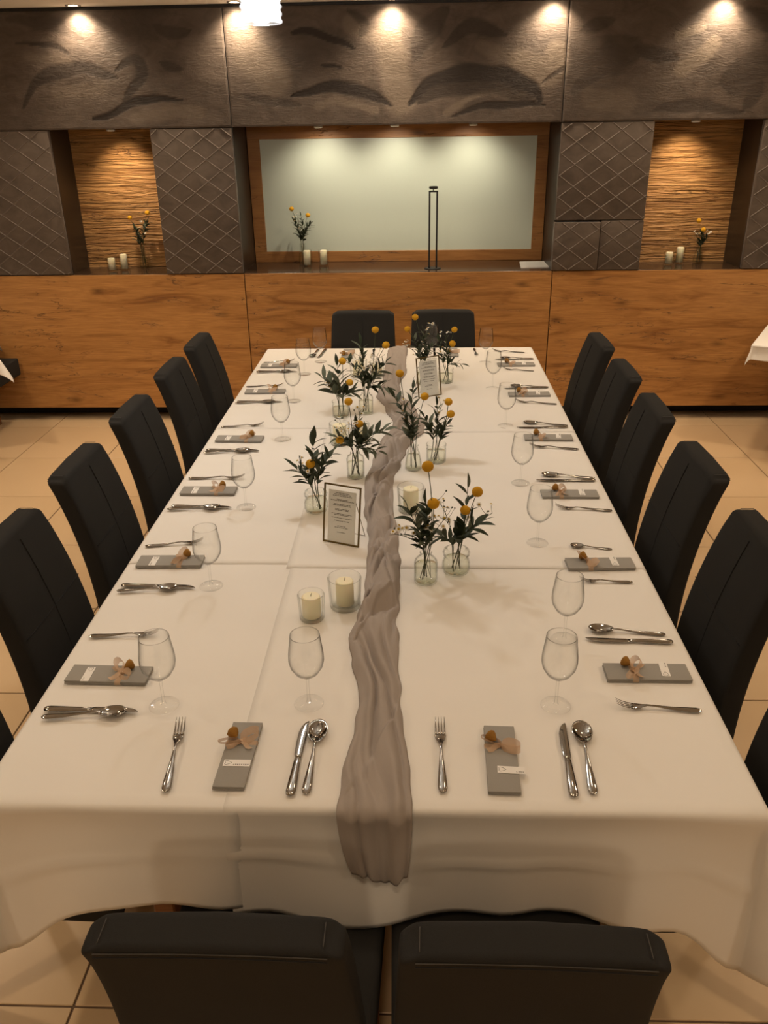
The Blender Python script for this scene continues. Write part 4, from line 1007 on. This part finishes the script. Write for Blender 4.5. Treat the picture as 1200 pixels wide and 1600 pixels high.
B = [
 ('bottle', 0.133, 0.910, 'the nearest slim bottle vase', 'slim clear bottle vase right of the runner, nearest the camera',
   [(0.136, 1.126), (0.153, 1.012)], [('leaning left', -0.055, 0.0, 0.245, 9, 0.060, 0.25), ('standing upright', 0.0, 0.02, 0.25, 10, 0.058, 0.2), ('bending forward', -0.02, -0.035, 0.17, 6, 0.05, 0.3)], [('reaching far left', -0.10, -0.02, 0.17, 6), ('leaning right', 0.06, 0.0, 0.215, 7)]),
 ('bulb', 0.226, 0.968, 'the nearest squat round vase', 'squat round clear vase right of the nearest bottle vase',
   [(0.283, 1.019), (0.249, 0.962)], [('standing tall', 0.03, 0.02, 0.285, 6, 0.060, 0.15), ('leaning right', 0.075, 0.0, 0.17, 8, 0.070, 0.1), ('leaning left', -0.06, 0.0, 0.13, 6, 0.055, 0.4)], [('leaning left', -0.055, 0.03, 0.23, 7), ('leaning right', 0.105, 0.02, 0.19, 5)]),
 ('bulb', -0.250, 1.408, 'the squat vase left of the near menu frame', 'squat clear vase left of the near menu frame',
   [(-0.262, 0.935)], [('leaning left', -0.07, 0.0, 0.17, 8, 0.06, 0.1), ('standing tall', 0.0, 0.02, 0.265, 9, 0.062, 0.1), ('leaning right', 0.07, 0.0, 0.23, 9, 0.06, 0.3)], [('leaning left', -0.05, -0.02, 0.2, 5)]),
 ('tall', -0.130, 1.722, 'the bottle vase behind the near menu frame', 'clear bottle vase standing behind the near menu frame',
   [(-0.187, 0.905), (-0.110, 0.970), (-0.150, 1.054)], [('leaning right', 0.12, -0.02, 0.20, 10, 0.062, 0.7), ('standing upright', 0.01, 0.0, 0.22, 10, 0.05, 0.4), ('leaning left', -0.08, 0.0, 0.17, 8, 0.055, 0.2), ('drooping right', 0.10, -0.04, 0.12, 7, 0.06, 0.8)], [('standing upright', 0.02, 0.02, 0.26, 8), ('leaning left', -0.05, 0.0, 0.22, 6)]),
 ('flask', 0.094, 1.806, 'the flask vase right of the runner', 'conical clear flask vase right of the runner, mid table',
   [(0.042, 1.138), (0.137, 1.052)], [('leaning left', -0.075, 0.0, 0.30, 10, 0.058, 0.3), ('standing upright', 0.0, 0.02, 0.345, 10, 0.055, 0.2), ('bending forward', 0.0, -0.03, 0.2, 9, 0.045, 0.3)], [('leaning left', -0.04, 0.02, 0.27, 7)]),
 ('jar', 0.186, 1.888, 'the wide jar vase beside the flask', 'wide clear jar vase beside the flask vase, mid table',
   [(0.232, 1.0), (0.241, 0.953)], [('leaning left', -0.05, 0.0, 0.19, 9, 0.05, 0.2), ('standing upright', 0.0, 0.02, 0.235, 9, 0.05, 0.15), ('leaning right', 0.05, 0.0, 0.17, 8, 0.045, 0.3)], [('leaning back', 0.02, 0.05, 0.22, 6)]),
 ('jar', -0.248, 2.462, 'the leftmost vase of the far half', 'clear jar vase left of the runner, leftmost in the far half',
   [(-0.233, 1.015), (-0.202, 0.917)], [('standing upright', -0.01, 0.0, 0.25, 7, 0.085, 0.5), ('leaning left', -0.085, 0.0, 0.19, 7, 0.075, 0.6), ('leaning right', 0.07, 0.0, 0.12, 7, 0.065, 0.3)], [('leaning left', -0.08, 0.02, 0.15, 6)]),
 ('tall', -0.132, 2.505, 'the straight bottle vase left of the far runner', 'straight clear bottle vase beside the runner in the far half',
   [(-0.081, 1.150), (-0.034, 1.077)], [('leaning right', 0.10, 0.0, 0.25, 9, 0.065, 0.3), ('standing upright', -0.02, 0.03, 0.33, 10, 0.06, 0.2), ('drooping right', 0.11, -0.03, 0.13, 8, 0.065, 0.2), ('leaning left', -0.09, 0.0, 0.26, 7, 0.055, 0.3)], [('leaning left', -0.03, 0.02, 0.26, 9), ('leaning right', 0.06, 0.02, 0.28, 8)]),
 ('jar', 0.262, 3.025, 'the jar vase right of the far menu frame', 'clear jar vase right of the far menu frame',
   [(0.302, 1.031), (0.293, 0.958)], [('standing upright', 0.0, 0.0, 0.2, 9, 0.05, 0.2), ('leaning left', -0.04, 0.0, 0.23, 8, 0.045, 0.3), ('drooping right', 0.09, -0.02, 0.10, 5, 0.05, 0.1)], [('standing upright', 0.0, 0.02, 0.25, 7)]),
 ('tall', 0.140, 2.985, 'the vase behind the far menu frame', 'clear vase hidden behind the far menu frame',
   [(0.100, 1.104), (0.060, 1.042)], [('standing upright', 0.0, 0.0, 0.28, 12, 0.05, 0.4), ('leaning left', -0.05, 0.0, 0.25, 10, 0.045, 0.3), ('leaning right', 0.05, 0.0, 0.2, 10, 0.045, 0.4)], [('leaning left', -0.10, 0.0, 0.21, 5), ('leaning right', 0.04, 0.02, 0.31, 8)]),
]
for i, (kind, x, y, wh, lab, balls, spr, das) in enumerate(B):
    vase(kind, x, y, lab); bouquet(kind, x, y, wh, balls, spr, das, seed=100+i)
NB = [('slim', -1.868, 4.905, 'the vase in the left wall niche', 'slim clear vase of flowers in the left wall niche', [(-1.925, 1.415), (-1.795, 1.447)],
       [('leaning left', -0.03, 0, 0.27, 9, 0.05, 0.4), ('leaning right', 0.07, 0, 0.33, 9, 0.05, 0.2)], [('standing upright', 0.03, 0, 0.32, 6)]),
      ('slim', -0.722, 5.010, 'the vase in the central wall niche', 'slim clear vase behind the candles in the central wall niche', [(-0.784, 1.452), (-0.670, 1.408)],
       [('leaning left', -0.05, 0, 0.30, 10, 0.045, 0.3), ('leaning right', 0.07, 0, 0.28, 10, 0.045, 0.3), ('standing upright', 0.0, 0, 0.34, 8, 0.04, 0.2)], [('standing upright', -0.02, 0, 0.33, 7)]),
      ('flask', 2.100, 4.905, 'the vase in the right wall niche', 'clear flask vase of flowers in the right wall niche', [(2.074, 1.352), (2.108, 1.292)],
       [('standing upright', 0.0, 0, 0.20, 9, 0.045, 0.4), ('leaning right', 0.05, 0, 0.17, 8, 0.04, 0.3)], [('leaning left', -0.04, 0, 0.2, 6), ('leaning right', 0.05, 0, 0.21, 6)])]
for i, (kind, x, y, wh, lab, balls, spr, das) in enumerate(NB):
    vase(kind, x, y, lab, ZL+0.0005); bouquet(kind, x, y, wh, balls, [q[:4]+(q[4]+4, q[5]*1.1, q[6]) for q in spr], das, ZL+0.0005, 200+i)

# ------------------------------------------------------------------ menu frames
def menu_frame(x, y, rz, where, stand=1):
    t = thing('menu_frame', 'slim brass frame holding a printed menu ' + where, 'frame', (x, y, T0), rz, 'brass menu frames')
    Wd, Hh, b, th = 0.132, 0.200, 0.0048, 0.006
    tl = 0.16
    def fb(nm, sx, sz, cx, cz, mm, sy=th, yo=0.0):
        o = link(nm, box_me(nm, sx, sy, sz, mm, 0.0006, 1), t)
        o.matrix_local = Matrix.Rotation(-tl, 4, 'X') @ Matrix.Translation((cx, yo, cz)); return o
    fb('frame_bar', Wd, b, 0, b/2, M['brass']); fb('frame_bar', Wd, b, 0, Hh-b/2, M['brass'])
    fb('frame_bar', b, Hh-2*b, -Wd/2+b/2, Hh/2, M['brass']); fb('frame_bar', b, Hh-2*b, Wd/2-b/2, Hh/2, M['brass'])
    fb('pane', Wd-2*b, Hh-2*b, 0, Hh/2, M['thick'], 0.0012, -0.0012)
    pg = fb('menu_sheet', 0.098, 0.176, 0.0, 0.0925, M['paper'], 0.0004, 0.0008)
    parts = []; rr = random.Random(5)
    rows = [(0.168, .5), (0.163, .62), (0.158, .7), (0.146, .4), (0.142, .85), (0.130, .6), (0.126, .66), (0.114, .5), (0.110, .5), (0.098, .75), (0.094, .55), (0.084, .74), (0.074, .55), (0.056, .3), (0.051, .5), (0.035, .3)]
    for z, wd in rows:
        xa = -0.049*wd
        while xa < 0.049*wd:
            l = rr.uniform(0.004, 0.012); xb = min(xa+l, 0.049*wd)
            parts.append(([(xa, -0.0004, z-0.00095), (xb, -0.0004, z-0.00095), (xb, -0.0004, z+0.00095), (xa, -0.0004, z+0.00095), (xa, 0.0002, z-0.00095), (xb, 0.0002, z-0.00095), (xb, 0.0002, z+0.00095), (xa, 0.0002, z+0.00095)],
                          [(0, 1, 2, 3), (7, 6, 5, 4), (0, 4, 5, 1), (1, 5, 6, 2), (2, 6, 7, 3), (3, 7, 4, 0)]))
            xa = xb+0.0018
    V, F = merge(parts); pr = mesh('printed_lines', V, F, M['ink'], pg, smooth=False); pr.location = (0, 0.0, -0.0925+0.0)
    pr.matrix_local = Matrix.Translation((0, -0.0002, -0.0925+0.004))
    # wire easel behind
    tube('easel_wire', [(0.045*stand, 0.028, 0.15), (0.050*stand, 0.082, 0.0012), (0.010*stand, 0.084, 0.0012), (0.005*stand, 0.028, 0.15)], 0.0011, M['brass'], t, 6)
menu_frame(-0.143, 1.153, -0.375, 'left of the runner, nearer the camera')
menu_frame(0.176, 2.768, 0.49, 'in front of the far flowers', -1)

# ------------------------------------------------------------------ things on the central ledge
t = thing('table_lamp', 'slim black table lamp with two uprights on the central ledge', 'lamp', (0.222, D+0.13, ZL+0.0005), 0)
link('base_plate', lathe_me('base_plate', [(0.0, 0.0), (0.058, 0.0), (0.058, 0.004), (0.056, 0.005), (0.0, 0.005)], M['black'], 32), t)
for s in (-1, 1): link('upright', box_me('upright', 0.012, 0.010, 0.505, M['black'], 0.001, 1), t, (s*0.0255, 0, 0.2575))
link('crossbar', box_me('crossbar', 0.063, 0.010, 0.010, M['black'], 0.001, 1), t, (0, 0, 0.5065))
link('neck', box_me('neck', 0.008, 0.006, 0.016, M['black']), t, (0, 0, 0.518))
link('lamp_head', lathe_me('lamp_head', [(0.0, 0.524), (0.026, 0.524), (0.030, 0.528), (0.030, 0.536), (0.027, 0.540), (0.0, 0.540)], M['black'], 28), t)
bt = thing('booklet', 'white booklet lying at the right end of the central ledge', 'booklet', (0.930, 4.885, ZL+0.0005), 0.05)
V = [(-0.105, -0.165, 0), (0.105, -0.165, 0), (0.140, 0.165, 0), (-0.070, 0.165, 0)]
for nm, z0, z1, s in (('cover', 0.0, 0.0035, 1.0), ('pages', 0.0035, 0.0060, 0.97)):
    vv = [(x*s*0.95, y*s*0.8, z0) for x, y, z in V]+[(x*s*0.95, y*s*0.8, z1) for x, y, z in V]
    mesh(nm, vv, [(3, 2, 1, 0), (4, 5, 6, 7)]+[(k, (k+1) % 4, 4+(k+1) % 4, 4+k) for k in range(4)], M['card'], bt, smooth=False)
